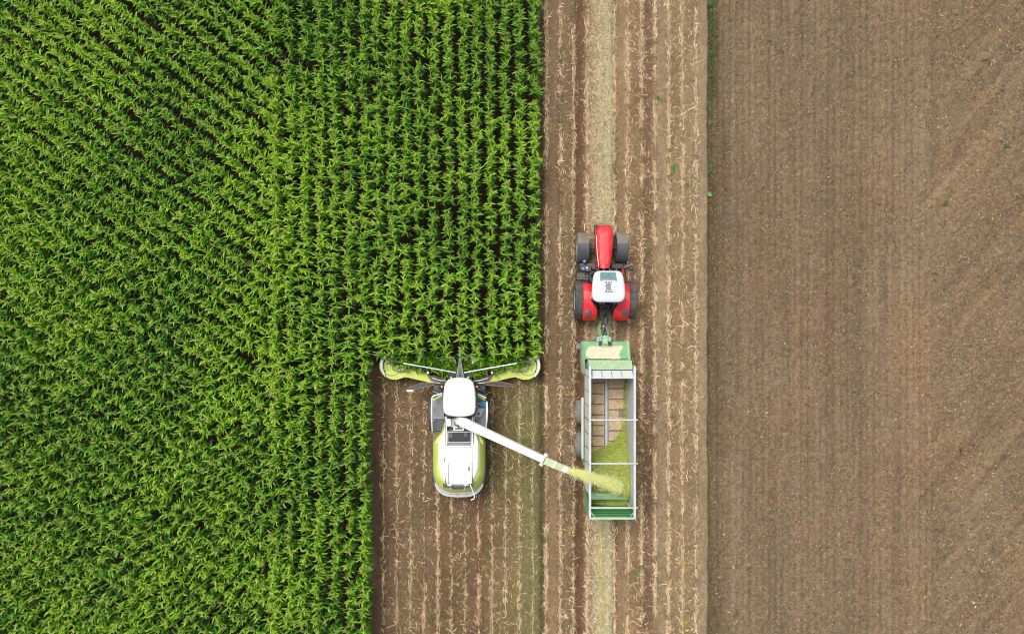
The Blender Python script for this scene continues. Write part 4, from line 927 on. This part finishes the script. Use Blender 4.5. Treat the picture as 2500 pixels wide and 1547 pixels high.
# rear bumper, whitish
bp = MB(); ra = [hullring(1055.5, 1186, 1213, 1075, z) for z in (1.55, 1.90)]; rs = [hullring(1060, 1181, 1202, 1075, z) for z in (1.975,)]
sel = slice(12, 29)
r0, r1, r2 = ra[0][sel], ra[1][sel], rs[0][sel]
bp.loft([[a, b, c, Vector((c.x, c.y, 1.55))] for a, b, c in zip(r0, r1, r2)])
bp = bp.build('rear_bumper', M['greywhite'], hv, smooth=50)
lg = MB(); p = P(1117.5, 1205.6, 1.83); lg.box(p.x-.06, p.x-.01, p.y-.03, p.y+.04, 1.9, 1.975).box(p.x+.0, p.x+.065, p.y-.015, p.y+.05, 1.9, 1.977); lg.build('red_badge', M['pink'], bp)
# white top deck
wt_ = MB(); wt_.loft([hullring(1069.5, 1170.5, 1185.5, 1079, 2.70), hullring(1070.5, 1169, 1184, 1079, 2.86), hullring(1074, 1165.5, 1181, 1079, 2.94), hullring(1079, 1160, 1178, 1079, 2.98)])
# opening for the radiator is built as a raised frame with a dark well on top of the deck
wt_o = wt_.build('engine_cover', M['white'], hv, smooth=40)
# front shoulders flowing from the platforms into the body (lime left and right)
for s in (0, 1):
    mx = (lambda x: x) if s == 0 else (lambda x: 2*1120.5-x)
    outer = [(1082.5, 1034), (1081.5, 1042), (1078, 1052), (1072.5, 1060), (1065, 1068), (1060, 1075), (1058, 1083)]
    inner = [(1085.5, 1018), (1085.5, 1034), (1085, 1044), (1083, 1054), (1079.5, 1062), (1075.5, 1069), (1072.5, 1076), (1071, 1084)]
    if s: outer = [(1159, 1030), (1160.5, 1042), (1163.5, 1050), (1169, 1058), (1176, 1066), (1182, 1075), (1184, 1083)]; inner = [(1157.5, 1018), (1157.8, 1034), (1159, 1044), (1161, 1053), (1163.5, 1060), (1166, 1068), (1168, 1076), (1169, 1084)]
    mid_ = 1092 if s == 0 else 1151
    a = [P(x, y, 2.15) for x, y in outer]; b = [P(x+(3.5 if s == 0 else -3.5), y, 2.62) for x, y in outer]; c = [P(mid_, y, 2.62) for x, y in reversed(outer)]
    a2 = a+[Vector((p.x, p.y, 2.15)) for p in c]; b2 = b+c
    MB().loft([[(p.x, p.y, 1.6) for p in a2], a2, b2]).build('shoulder_panel', M['lime'], hv, smooth=50)
    a = [P(x, y, 2.84) for x, y in inner]; b = [P(x+(1.8 if s == 0 else -1.8), y, 2.93) for x, y in inner]; c = [P(mid_-.8*(1-2*s), 1100, 2.93), P(mid_-.8*(1-2*s), 1018, 2.93)]
    a.append(P(1072 if s == 0 else 1168, 1100, 2.84)); b.append(P(1074.5 if s == 0 else 1166, 1100, 2.93))
    MB().loft([[(p.x, p.y, 1.7) for p in a]+[(p.x, p.y, 1.7) for p in c], a+[Vector((p.x, p.y, 2.84)) for p in c], b+c]).build('shoulder_cover', M['white'], hv, smooth=50)
# radiator well
ZW = 3.0
MB().pbox(1090.5, 1152.5, 1051, 1090, 2.4, 2.955).build('cover_front', M['white'], hv)
well = MB(); well.pbox(1093, 1150, 1051.5, 1087.5, 2.5, 2.992); well.build('radiator_well', M['dark'], hv)
for x0, x1, y0, y1 in ((1088.5, 1091, 1014, 1089), (1152.5, 1155, 1014, 1089)): MB().pbox(x0, x1, y0, y1, 2.6, 3.04).build('well_frame', M['white'], hv, .01)
for x0, x1 in ((1087.2, 1088.0), (1155.4, 1156.1), (1091.3, 1092.3)): MB().pbox(x0, x1, 1022, 1088, 2.6, 2.995).build('frame_gap', M['fender'], hv)
sc = MB()
sc.pbox(1092.8, 1094.2, 1053, 1080, 3.0, 3.06); sc.pbox(1149.2, 1150.6, 1053, 1080, 3.0, 3.06); sc.pbox(1094.2, 1149.2, 1079, 1080.5, 3.0, 3.058); sc.pbox(1094.2, 1149.2, 1053, 1054.2, 3.0, 3.058)
scf = sc.build('screen_frame', M['white'], hv)
mesh_ = MB(); a = P(1094, 1042, 3.03); b = P(1149.5, 1079.5, 3.03)
for k in range(1, 22): x = a.x+(b.x-a.x)*k/22; mesh_.beam((x, a.y, 3.02), (x, b.y, 3.02), .009, .01)
for k in range(1, 15): y = a.y+(b.y-a.y)*k/15; mesh_.beam((a.x, y, 3.034), (b.x, y, 3.034), .009, .01)
mesh_.build('screen_mesh', M['fender'], scf)
MB().pbox(1096, 1104, 1056, 1068, 2.98, 3.005).pbox(1133, 1141, 1056, 1064, 2.98, 3.003).build('radiator_core', M['greyplast'], scf)
MB().pbox(1094, 1150, 1083.5, 1086.5, 2.98, 3.002).build('louvre', M['steel'], scf, .005)
# area between cab and screen: perforated beige cover, box, handle
MB().pbox(1090.5, 1152.5, 1019, 1043, 2.5, 2.90).build('cooler_cover', M['dark'], hv)
M['beige'] = mat('beige_perforated_steel', (.50,.49,.40), rough=.5, var=.15, scale=40)
pf = MB(); a = P(1101, 1022, 2.95); b = P(1152, 1042, 2.95)
pf.box(a.x, b.x, b.y, a.y, 2.9, 2.94); pfo = pf.build('perforated_plate', M['beige'], hv)
hl = MB()
for k in range(28):
    for j in range(10): x = a.x+(b.x-a.x)*(k+.5)/28; y = a.y+(b.y-a.y)*(j+.5)/10; hl.box(x-.011, x+.011, y-.011, y+.011, 2.93, 2.943)
hl.build('perforation', M['greyplast'], pfo)
MB().pbox(1091.5, 1100.5, 1022, 1040, 2.7, 3.05).build('filter_box', M['white'], hv, .02)
hdl = MB(); hdl.pbox(1107, 1133, 1042, 1051, 2.9, 3.08); hdo = hdl.build('spout_bracket', M['white'], hv, .015)
hd2 = MB(); hd2.tube([P(1110.5, 1045.5, 3.12), P(1128, 1045.5, 3.12)], .035, 8); hd2.tube([P(1119, 1038, 3.15), P(1119.5, 1045, 3.14)], .02, 6); hd2.tube([P(1108, 1030, 3.2), P(1112, 1038, 3.2), P(1119, 1040, 3.15)], .018, 6); hd2.build('black_handle', M['dark'], hdo)
# hatch and details on the white cover
def on(px0, px1, py0, py1, z0, z1, name, m, par, bev=.004): return MB().pbox(px0, px1, py0, py1, z0, z1).build(name, m, par, bev)
ht = on(1096, 1151.5, 1132, 1180.5, 2.95, 3.004, 'hatch', M['white'], hv, .012)
for q_ in ((1094.6, 1152.7, 1130.6, 1132, 2.9, 2.99), (1094.6, 1096, 1132, 1181, 2.9, 2.99), (1151.5, 1152.7, 1132, 1181, 2.9, 2.99), (1088, 1153, 1090, 1090.8, 2.9, 2.988), (1086.6, 1087.3, 1091, 1180, 2.9, 2.987), (1153.6, 1154.3, 1091, 1180, 2.9, 2.987), (1082, 1087, 1128.5, 1129.2, 2.9, 2.986)): MB().pbox(*q_).build('panel_gap', M['fender'], hv, 0)
on(1142, 1148, 1139, 1149.5, 3.0, 3.012, 'hatch_label', M['greyplast'], ht); on(1115, 1122, 1133.5, 1134.6, 3.0, 3.01, 'hatch_latch', M['greyplast'], ht)
on(1086.5, 1092, 1149, 1159, 2.95, 3.0, 'air_vent', M['beige'], hv); on(1084, 1086.3, 1116, 1126.5, 2.95, 2.995, 'side_slot', M['greyplast'], hv)
rs_ = on(1082, 1153, 1181.5, 1190, 2.5, 2.84, 'rear_louvre', M['fender'], hv, .01)
MB().pbox(1104, 1131, 1191, 1193.6, 2.4, 2.7).build('rear_step', M['fender'], hv, .01)
for x0, x1 in ((1097, 1102.5), (1137, 1133)):
    t = MB(); t.beam(P(x0, 1183, 2.92), P(x1, 1195, 2.55), .07, .05); t.beam(P(x0-5, 1182.5, 2.93), P(x0+7, 1182.5, 2.93), .06, .05); t.build('rear_hinge', M['white'], hv, .01)
MB().tube([P(1148, 1182, 2.95), P(1152, 1192, 2.9), P(1159, 1211, 2.7), P(1157, 1217, 2.6), P(1150, 1219.5, 2.5)], .03, 8).build('rear_handrail', M['white'], hv)
# dark speckles of plant dust on the lime tail
rg2 = MB(); 
for k in range(1700):
    a = math.pi*random.uniform(.08, .92); ca, sa = math.cos(a), math.sin(a); f = random.uniform(.1, .92)
    hw = 63.3-12.3*f; tail = 62; bt = 1201-15*f; cx = 1120.8
    x = cx+hw*abs(ca)**.62*(1 if ca > 0 else -1); y = bt-tail+tail*abs(sa)**.95
    if y < 1160: continue
    z = 2.05+.73*f**.8+.012; p = P(x, y, z+.02); rg2.add([p+Vector((random.uniform(-.024, .024), random.uniform(-.024, .024), .012)) for _ in range(3)], [(0, 1, 2)])
M['speck'] = mat('caught_leaf_bits', (.12,.17,.04), rough=.9, var=.4)
rg2.build('dust_speckle', M['speck'], hv, smooth=0)
# platforms
dl = [P(x, y, 2.1) for x, y in ((1080, 962), (1058, 971), (1055, 985), (1055, 1022), (1084, 1022), (1084, 962))]
MB().prism(dl, 1.95, 2.1).build('platform', M['deck'], hv, .01)
rbm = MB()
for k in range(9): x = P(1058.5+2.6*k, 0, 2.11).x; rbm.box(x-.011, x+.011, P(0, 1016, 2.1).y, P(0, 983+k*.0, 2.1).y, 2.1, 2.112)
rbm.build('tread_rib', M['greyplast'], hv)
dr = [P(x, y, 2.1) for x, y in ((1160, 960), (1184, 972), (1189, 985), (1189, 1044), (1162, 1036), (1160, 1020))]
MB().prism(dr, 1.95, 2.1).build('platform', M['deck'], hv, .01)
gm = MB(); a = P(1056, 1023, 2.08); b = P(1080, 1050, 2.08)
for k in range(7): x = a.x+(b.x-a.x)*k/6; gm.beam((x, a.y, 2.08), (x, b.y, 2.08), .02, .025)
for k in range(7): y = a.y+(b.y-a.y)*k/6; z = 2.085; gm.beam((a.x, y, z), (b.x, y, z), .022, .03)
gm.build('step_grating', M['greyplast'], hv)
MB().pbox(1056, 1084, 1052.5, 1074, 1.0, 1.95).build('rear_tank', M['rust'], hv, .03)
MB().pbox(1163, 1189, 1046, 1070, 1.0, 1.93).build('rear_tank', M['dark'], hv, .03)
MB().pbox(1056, 1084, 1022.5, 1052, 1.95, 2.03).build('step_well', M['dark'], hv)
MB().pbox(1171, 1180, 1042, 1056, 1.4, 2.08).build('toolbox', M['dark'], hv, .03)
# rails
rl = MB(); rl.tube([P(1080, 960, 3.0), P(1058, 966, 3.0), P(1055, 970, 3.0), P(1054, 985, 3.0), P(1053.5, 1005, 3.0), P(1053.5, 1022, 2.8), P(1054.6, 1040, 2.4), P(1055.5, 1052, 2.2)], .034, 8)
for x, y in ((1057, 967), (1053.8, 1000), (1054, 1030)): p = P(x, y, 2.9); rl.tube([(p.x, p.y, 2.0), p], .022, 6)
rl.build('handrail', M['white'], hv)
rl = MB(); rl.tube([P(1166, 961, 3.0), P(1187, 971, 3.0)], .03, 8); rl.tube([P(1189, 981, 3.0), P(1190, 1000, 3.0), P(1189, 1022, 2.9), P(1187.5, 1035, 2.7), P(1186, 1048, 2.4)], .036, 8)
for x, y in ((1189, 984), (1189.5, 1010), (1187, 1040)): p = P(x, y, 2.8); rl.tube([(p.x, p.y, 2.0), p], .022, 6)
rl.build('handrail', M['white'], hv)
MB().box(P(1186.8, 0, 2.9).x, P(1189.8, 0, 2.9).x, P(0, 1022, 2.9).y, P(0, 980, 2.9).y, 2.7, 2.95).build('rail_board', M['white'], hv, .01)
MB().beam(P(1079, 964, 2.5), P(1057, 976, 2.5), .09, .12).beam(P(1166, 965, 2.5), P(1185, 976, 2.5), .09, .12).build('lime_kickboard', M['lime'], hv, .02)
# washer thing on the right platform
wsh = MB(); wp_ = [P(x, y, 2.25) for x, y in ((1158, 1017), (1163, 1004), (1167, 995), (1181, 997), (1181, 1001), (1178, 1006), (1176, 1014), (1170, 1018))]
wsh.prism(rpoly(wp_, .05, 3), 2.1, 2.25); wso = wsh.build('filler_panel', M['greywhite'], hv, .015)
MB().lathe(P(1168.5, 1009.5, 2.27), (0, 0, 1), [(.075, -.05), (.075, .015), (.06, .03), (0, .03)], 20).build('filler_cap', M['greyplast'], wso)
MB().lathe(P(1164.5, 992.5, 2.3), (0, 0, 1), [(.035, -.15), (.035, 0), (0, .02)], 10).build('filler_knob', M['white'], wso)
# dark gear under the cab front, mirrors, beacons
for x0_, x1_ in ((1058, 1085), (1158, 1186)): MB().pbox(x0_, x1_, 940, 966, 1.2, 1.95).build('front_ballast', M['dark'], hv, .05)
fb = MB()
for x0, y0, x1, y1 in ((1056, 955, 1078, 962), (1060, 946, 1080, 956), (1162, 957, 1186, 966), (1164, 948, 1184, 956), (1190, 960, 1178, 970)): fb.tube([P(x0, y0, 2.1), P(x1, y1, 2.2)], .03, 6)
fb.build('front_linkage', M['greyplast'], hv)
for px, s in ((1067.5, -1), (1175.5, 1)):
    arm = MB().tube([P(1122+s*38, 938, 3.2), P(px, 945, 3.0)], .025, 6).build('mirror_arm', M['dark'], hv)
    q = rpoly([P(px-7.5, 941.5+(s>0)*1, 2.9), P(px+7.5, 939.5+(s>0)*4, 2.9), P(px+7, 948+(s>0)*3, 2.9), P(px-7.5, 952-(s>0)*3, 2.9)], .08, 3)
    MB().prism(q, 2.45, 2.9).build('mirror', M['fender'], arm, .03)
for px in (1079.3, 1164.6):
    bs = MB().lathe(P(px, 944, 3.3), (0, 0, 1), [(.085, -.15), (.085, -.02), (.075, 0)], 16).build('beacon_base', M['dark'], hv)
    MB().lathe(P(px, 943.5, 3.33), (0, 0, 1), [(.062, -.03), (.062, .06), (.045, .10), (0, .115)], 16).build('beacon', M['orange'], bs)
# cab
q = rpoly([P(1088, 930, 3.45), P(1155, 930, 3.45), P(1157, 1006, 3.45), P(1086, 1006, 3.45)], .25)
MB().loft([[(p.x, p.y, 1.7) for p in scaled(q, .94)], [(p.x, p.y, 3.5) for p in q]]).build('cab_glass', M['glass'], hv, smooth=40)
MB().pbox(1088, 1156, 1006, 1018, 2.0, 3.45).build('cab_back', M['fender'], hv, .03)
ro = [(1121.5, 921.8), (1106, 922.6), (1095, 926), (1088, 933), (1084.5, 943), (1082.8, 958), (1082, 975), (1082, 992), (1083, 1004), (1087, 1010), (1096, 1014), (1108, 1016), (1122, 1016.6),
      (1136, 1016), (1148, 1014), (1157, 1010), (1160.5, 1004), (1161.5, 992), (1161.5, 975), (1160.8, 958), (1158.5, 943), (1155, 933), (1148, 926), (1137, 922.6)]
ro = [P(x, y, 3.75) for x, y in ro]
rf = MB().loft([[(p.x, p.y, z) for p in scaled(ro, k)] for z, k in ((3.45, .90), (3.5, .97), (3.6, .998), (3.74, 1.0), (3.82, .985), (3.88, .94), (3.92, .84), (3.94, .6))]).build('cab_roof', M['white'], hv, smooth=60)
MB().pbox(1106, 1136, 931, 933, 3.9, 3.928).build('roof_recess', M['greywhite'], rf, .01)
MB().loft([[(p.x, p.y, z) for p in scaled(ro, k)] for z, k in ((3.38, .93), (3.45, .955))]).build('roof_seal', M['dark'], rf, smooth=60)
# spout
sp = [(1113, 1024, 3.25), (1121, 1028, 3.75), (1140, 1037, 4.2), (1165, 1048, 4.45), (1200, 1064, 4.65), (1240, 1082.5, 4.75), (1285, 1103, 4.75), (1327, 1122.5, 4.6)]
wds = [.36, .46, .46, .44, .42, .40, .38, .37]
rings = []; pts = [P(*s) for s in sp]
for i, p in enumerate(pts):
    t = (pts[min(i+1, len(pts)-1)]-pts[max(i-1, 0)]).normalized(); u = Vector((-t.y, t.x, 0)).normalized(); n_ = u.cross(t)*-1
    if n_.z < 0: n_ = -n_
    w_ = wds[i]*.94; hgt_ = .36 if i < 6 else .32
    if i == 0: n_ = Vector((t.x, t.y, 0)).normalized()*-1 if False else n_
    rings.append([p-u*w_*.5-n_*hgt_, p-u*w_*.5-n_*.06, p-u*w_*.42, p+u*w_*.42, p+u*w_*.5-n_*.06, p+u*w_*.5-n_*hgt_])
spo = MB().loft(rings).build('spout', M['white'], hv, smooth=35)
MB().lathe(P(1118, 1026, 3.0), (0, 0, 1), [(.26, -.3), (.26, .0), (.20, .1), (0, .12)], 24).build('spout_turret', M['greywhite'], hv)
# hatch outline, joint ring
tdir = (pts[4]-pts[3]).normalized(); udir = Vector((-tdir.y, tdir.x, 0)).normalized()
cc_ = P(1173.5, 1053.2, 4.53)
el = [cc_+tdir*.24*math.cos(a)*(1 if True else 0)+udir*.115*math.sin(a) for a in [2*math.pi*k/28 for k in range(29)]]
MB().tube([p+Vector((0, 0, .004)) for p in el], .007, 5).build('spout_hatch', M['greyplast'], spo)
jr = P(1187, 1058.5, 4.6); MB().tube([jr-udir*.22, jr+tdir*.03, jr+udir*.22], .009, 5).build('joint_ring', M['greyplast'], spo)
# end hinge with two white lugs, deflector flaps
e = pts[-1]; t = (pts[-1]-pts[-2]).normalized(); u = Vector((-t.y, t.x, 0)).normalized()
hg_ = MB(); hg_.beam(e-u*.31-Vector((0,0,.12)), e-u*.21-Vector((0,0,.12)), .17, .22); hg_.beam(e+u*.21-Vector((0,0,.12)), e+u*.31-Vector((0,0,.12)), .17, .22); hg_.tube([e-u*.33-Vector((0,0,.05)), e+u*.33-Vector((0,0,.05))], .03, 8)
hg_.build('flap_hinge', M['white'], spo, .015)
M['flapgreen'] = mat('pale_green_stained_steel', (.50,.56,.36), rough=.5, var=.15, scale=5, dirt=.5, dirtcol=(.22,.30,.10))
d0 = P(1330, 1124, 4.56); d1_ = P(1354, 1134, 4.42); d2 = P(1374, 1142.5, 4.25); d3 = P(1386, 1147.5, 4.1)
def flap(a, b, w0, w1, name, m, par):
    t = (b-a).normalized(); u = Vector((-t.y, t.x, 0)).normalized(); n_ = u.cross(t)
    if n_.z < 0: n_ = -n_
    mk = lambda p, w: [p-u*w/2-n_*.16, p-u*w/2, p+u*w/2, p+u*w/2-n_*.16, p+u*(w/2-.02)-n_*.16, p+u*(w/2-.02)-n_*.025, p-u*(w/2-.02)-n_*.025, p-u*(w/2-.02)-n_*.16]
    return MB().loft([mk(a, w0), mk(b, w1)]).build(name, m, par, smooth=0)
flap(d0, d1_, .36, .35, 'deflector', M['flapgreen'], spo); flap(d1_+Vector((0,0,.004)), d2, .34, .33, 'deflector', M['flapgreen'], spo); fe = flap(d2+Vector((0,0,.004)), d3, .33, .32, 'deflector_tip', M['white'], spo)
MB().beam(d1_-u*.18, d1_+u*.18, .05, .04).build('deflector_rib', M['white'], spo)
# ---- header
CXp = 1123.2
def mir(x, s): return x if s < 0 else 2*CXp-x
hdr = MB()
hdr.box(P(940, 0, .5).x, P(1306, 0, .5).x, P(0, 903, .5).y, P(0, 885, .5).y, .22, .42)
hdr = hdr.build('header', M['dark'], hv, .03)
for s in (-1, 1):
    def Q(x, y, z): return P(mir(x, s), y, z)
    # back panel, curved wing
    outl = [(975, 891), (990, 899), (1004, 899), (1015, 898.5), (1028, 904), (1040, 910), (1054, 920), (1064, 938), (1054, 935), (1030, 929), (1004, 923), (996, 921), (988, 920), (980, 923), (968, 926.5), (958, 926.5), (948, 924), (941, 919), (937, 910), (945, 905), (957, 898)]
    a = [Q(x, y, .85) for x, y in outl]
    MB().loft([[(p.x, p.y, .4) for p in a], [(p.x, p.y, .82) for p in a], [(p.x, p.y, .88) for p in scaled(a, .965)]]).build('wing_panel', M['limedirty'], hdr, smooth=45)
    # round drum tray at the wing end
    ctr = Q(957, 893, .8); dsk = MB(); dsk.lathe((ctr.x, ctr.y, .5), (0, 0, 1), [(.47, 0), (.47, .30), (.44, .33), (.30, .28), (.12, .34), (0, .36)], 36)
    drum = dsk.build('gathering_drum', M['lime'], hdr, smooth=45)
    tn = MB()
    for k in range(16):
        q_ = 2*math.pi*k/16; tn.tube([(ctr.x+.22*math.cos(q_), ctr.y+.22*math.sin(q_), .83), (ctr.x+.49*math.cos(q_+.25), ctr.y+.49*math.sin(q_+.25), .86)], .010, 5)
    tn.build('drum_tine', M['deepgreen'], drum)
    a0_, a1_ = (120, 350) if s < 0 else (60, -170)
    MB().tube(arc(ctr.x, ctr.y, .515, a0_, a1_, .90, 26), .022, 6).build('drum_guard', M['greyplast'], hdr)
    rimr_ = []
    for k in range(19):
        ang = R(a0_+(a1_-a0_)*k/18); co, si = math.cos(ang), math.sin(ang)
        ro_, ri_ = .68-.0*k, .54
        rimr_.append([(ctr.x+ri_*co, ctr.y+ri_*si, .5), (ctr.x+ro_*co, ctr.y+ro_*si, .5), (ctr.x+ro_*co, ctr.y+ro_*si, .84), (ctr.x+(ro_-.04)*co, ctr.y+(ro_-.04)*si, .90), (ctr.x+ri_*co, ctr.y+ri_*si, .90)])
    MB().loft(rimr_).build('drum_housing', M['lime'], hdr, smooth=40)
    # white end cap
    capo = [(930, 874), (927.5, 885), (928, 898), (931.5, 909), (937, 917), (941, 922), (940.5, 914), (937, 906), (934, 895), (934.5, 884), (937, 877)]
    a = [Q(x, y, 1.0) for x, y in capo]
    MB().loft([[(p.x, p.y, .3) for p in a], [(p.x, p.y, .95) for p in a], [(p.x, p.y, 1.0) for p in scaled(a, .93)]]).build('end_cap', M['greywhite'] if s < 0 else M['white'], hdr, smooth=40)
    # guide bars and guards
    MB().tube([Q(985, 886.5, 2.0), Q(1050, 898, 1.95), Q(1113.5, 909.5, 1.8)], .036, 8).build('push_bar', M['palesteel'], hdr)
    gd = MB(); gd.tube([Q(930, 873, 1.1), Q(940, 877, 1.15), Q(953, 879.5, 1.2), Q(958, 885, 1.2), Q(957.5, 895, 1.15), Q(960, 903, 1.1), Q(975, 905, 1.05), Q(998, 906, 1.0)], .034, 8)
    gd.tube([Q(930, 873, 1.1), Q(930, 868, 1.2)], .022, 6); gd.tube([Q(953, 879.5, 1.2), Q(985, 886, 1.8)], .022, 6); gd.build('guard_tube', M['greyplast'], hdr)
    for px_, py_, r_ in ((1023.5, 901.5, .19), (1045, 903.5, .17)):
        c = Q(px_, py_, 1.15); MB().tube(arc(c.x, c.y, r_, 0, 360, 1.15, 20), .016, 6).build('guide_hoop', M['dark'], hdr)
    c = Q(1045, 905, 1.0); hb_ = MB().lathe(c, (0, 0, 1), [(.13, -.4), (.13, .05), (.08, .15), (0, .16)], 14).build('drive_hub', M['dark'], hdr)
    MB().beam(Q(1043, 908, 1.2), Q(1047, 911, 1.2), .1, .04).build('hub_plate', M['white'], hb_)
    # dirty steel plate and dark recess near the feeder
    a = [Q(x, y, .95) for x, y in ((1040, 911), (1052, 916), (1075, 921), (1092, 926), (1092, 940), (1062, 936), (1048, 925))]
    MB().prism(a, .5, .95).build('feeder_plate', M['rust'], hdr, .02)
    a = [Q(x, y, .98) for x, y in ((1048, 916.5), (1060, 915.5), (1076, 921), (1084, 927), (1070, 925))]
    MB().prism(a, .9, .975).build('feeder_recess', M['dark'], hdr)
    MB().tube([Q(1056, 922, 1.3), Q(1066, 926, 1.35), Q(1076, 928.5, 1.35), Q(1088, 929.5, 1.35)], .032, 8).tube([Q(1054, 932, 1.2), Q(1068, 935, 1.2), Q(1088, 935, 1.2)], .028, 8).build('feeder_pipe', M['greywhite'], hdr)
    # centre disc rotors
    c = P(1093, 887, .95) if s < 0 else P(1153.5, 884, .95)
    rot = MB().lathe((c.x, c.y, .6), (0, 0, 1), [(.42, 0), (.44, .34), (.42, .36), (.20, .30), (.15, .30)], 32).build('centre_rotor', M['lime'], hdr, smooth=45)
    MB().tube(arc(c.x, c.y, .44, 0, 360, .985, 36), .017, 6).build('rotor_rim', M['white'], rot)
    MB().lathe((c.x, c.y, .85), (0, 0, 1), [(.17, 0), (.16, .14), (.08, .26), (0, .28)], 18).build('rotor_hub', M['greywhite'], rot)
    # folding side arms behind the header
    fa = MB(); end = Q(992, 952, 1.5) if s < 0 else P(1253, 942, 1.5); st_ = Q(1062, 936, 1.6)
    off = Vector((0, .11, 0)); fa.tube([st_+off*.3, (st_+end)/2+off*1.6, end+off*.5], .034, 6); fa.tube([st_-off*.6, (st_+end)/2-off*.6, end-off*.4], .034, 6)
    for k in (.3, .5, .7, .88): p = st_.lerp(end, k); fa.tube([p-off*.5, p+off*1.0], .018, 6)
    fa.build('folding_arm', M['rust'], hdr)
    m_ = (st_+end)/2; dz = Vector((0, 0, -.03)); MB().loft([[st_+off*.2+dz, m_+off*1.3+dz, end+off*.3+dz, end-off*.2+dz, m_-off*.3+dz, st_-off*.3+dz], [st_+off*.2, m_+off*1.3, end+off*.3, end-off*.2, m_-off*.3, st_-off*.3]]).build('arm_plate', M['dark'], hdr, smooth=0)
    if s < 0: MB().beam(P(993, 953.5, 1.55), P(1009, 953.5, 1.55), .09, .05).build('warning_board', M['white'], hdr)
# centre mast
ms = MB()
for s in (-1, 1):
    ms.beam(P(CXp+s*9.5, 926, 1.9), P(CXp+s*2.6, 888, 1.6), .05, .06); ms.beam(P(CXp+s*2.6, 888, 1.6), P(CXp+s*1.2, 872, 1.5), .045, .06)
    ms.beam(P(CXp+s*4.5, 926, 1.9), P(CXp+s*1.0, 890, 1.6), .025, .04)
for k in range(9):
    f = k/9; z = 1.5+.4*f; ms.beam(P(CXp-1.2-8.3*f*f-1, 874+51*f, z), P(CXp+1.2+8.3*f*f+1, 874+51*f, z), .035, .04)
ms.build('centre_mast', M['greyplast'], hdr)
MB().beam(P(CXp-.5, 869, 2.75), P(CXp-.8, 852, 2.9), .085, .05).build('mast_tip', M['steel'], hdr)
fdr = MB(); fdr.pbox(1094, 1153, 905, 945, .6, 1.25); fdr.build('feeder_housing', M['dark'], hv, .04)
for x in (1101.5, 1143): MB().lathe(P(x, 922, 1.9), (0, 0, 1), [(.06, -.5), (.07, -.05), (.04, .02), (0, .03)], 12).build('lime_knob', M['lime'], hdr)

# blue canister on the right platform
cpos = P(1177.5, 985.5, 2.3); cn = empty('canister', (cpos.x, cpos.y, 2.1), 'blue plastic canister standing on the right platform of the harvester', 'canister')
q = rpoly([P(1170, 980, 2.35), P(1187, 980, 2.35), P(1187, 991, 2.35), P(1170, 991, 2.35)], .05, 3)
cb = MB().loft([[(p.x, p.y, 2.113) for p in q], [(p.x, p.y, 2.33) for p in q], [(p.x, p.y, 2.36) for p in scaled(q, .88)]]).build('canister_body', M['blue'], cn, smooth=50)
MB().tube([P(1174, 985.5, 2.365), P(1176, 985.5, 2.40), P(1181, 985.5, 2.40), P(1183, 985.5, 2.365)], .014, 6).build('handle', M['fender'], cn)
MB().lathe(P(1167.5, 985, 2.28), (-1, 0, 0), [(.04, -.08), (.045, -.02), (.045, .03), (0, .035)], 12).build('screw_cap', M['palesteel'], cn)

# ------------------------------------------------------------------ jet of chopped corn
g = np.random.default_rng(91); n = 24000
a = np.array(P(1384, 1146.5, 4.0)); mid = np.array(P(1440, 1163, 3.95)); e = np.array(P(1520, 1196, 2.75))
t = g.random(n)**.85; tt = t[:, None]
c = (1-tt)**2*a+2*tt*(1-tt)*mid+tt**2*e
dirv = np.array([.9, -.35, 0]); perp = np.array([.36, .93, 0])
sprd = .055+.17*t; o_ = g.normal(0, 1, n)*np.where(g.random(n) < .12, 1.7, .8)
lump = fbm(t*9, o_*.8+3, 3, 95)
c = c+perp*(o_*sprd*(.7+.6*lump))[:, None]+np.array([0, 0, 1])*(g.normal(0, .06+.05*t))[:, None] - np.array([0, 0, 1])*(np.abs(o_)*.08*t)[:, None]
c += g.normal(0, .02, (n, 3))+dirv*(g.normal(0, .10, n)*t)[:, None]+np.array([0, 0, -1])*(np.abs(g.normal(0, .25, n))*t**3)[:, None]
jc = pick([srgb(250,250,190), srgb(244,246,172), srgb(252,252,215), srgb(228,234,146)], n, g, .15)
Vj = flakes(c[:, 0], c[:, 1], c[:, 2], g.uniform(.018, .045, n), jc, 92, 2.2, 1.2)
M['jet'] = attr_mat('flying_chopped_maize', rough=.8, translucent=.5, spec=.2)
tag(npobj('chopped_corn_jet', *Vj, M['jet']), 'arching jet of pale chopped corn blown from the spout into the trailer', 'chopped corn', kind='stuff')
print('done')
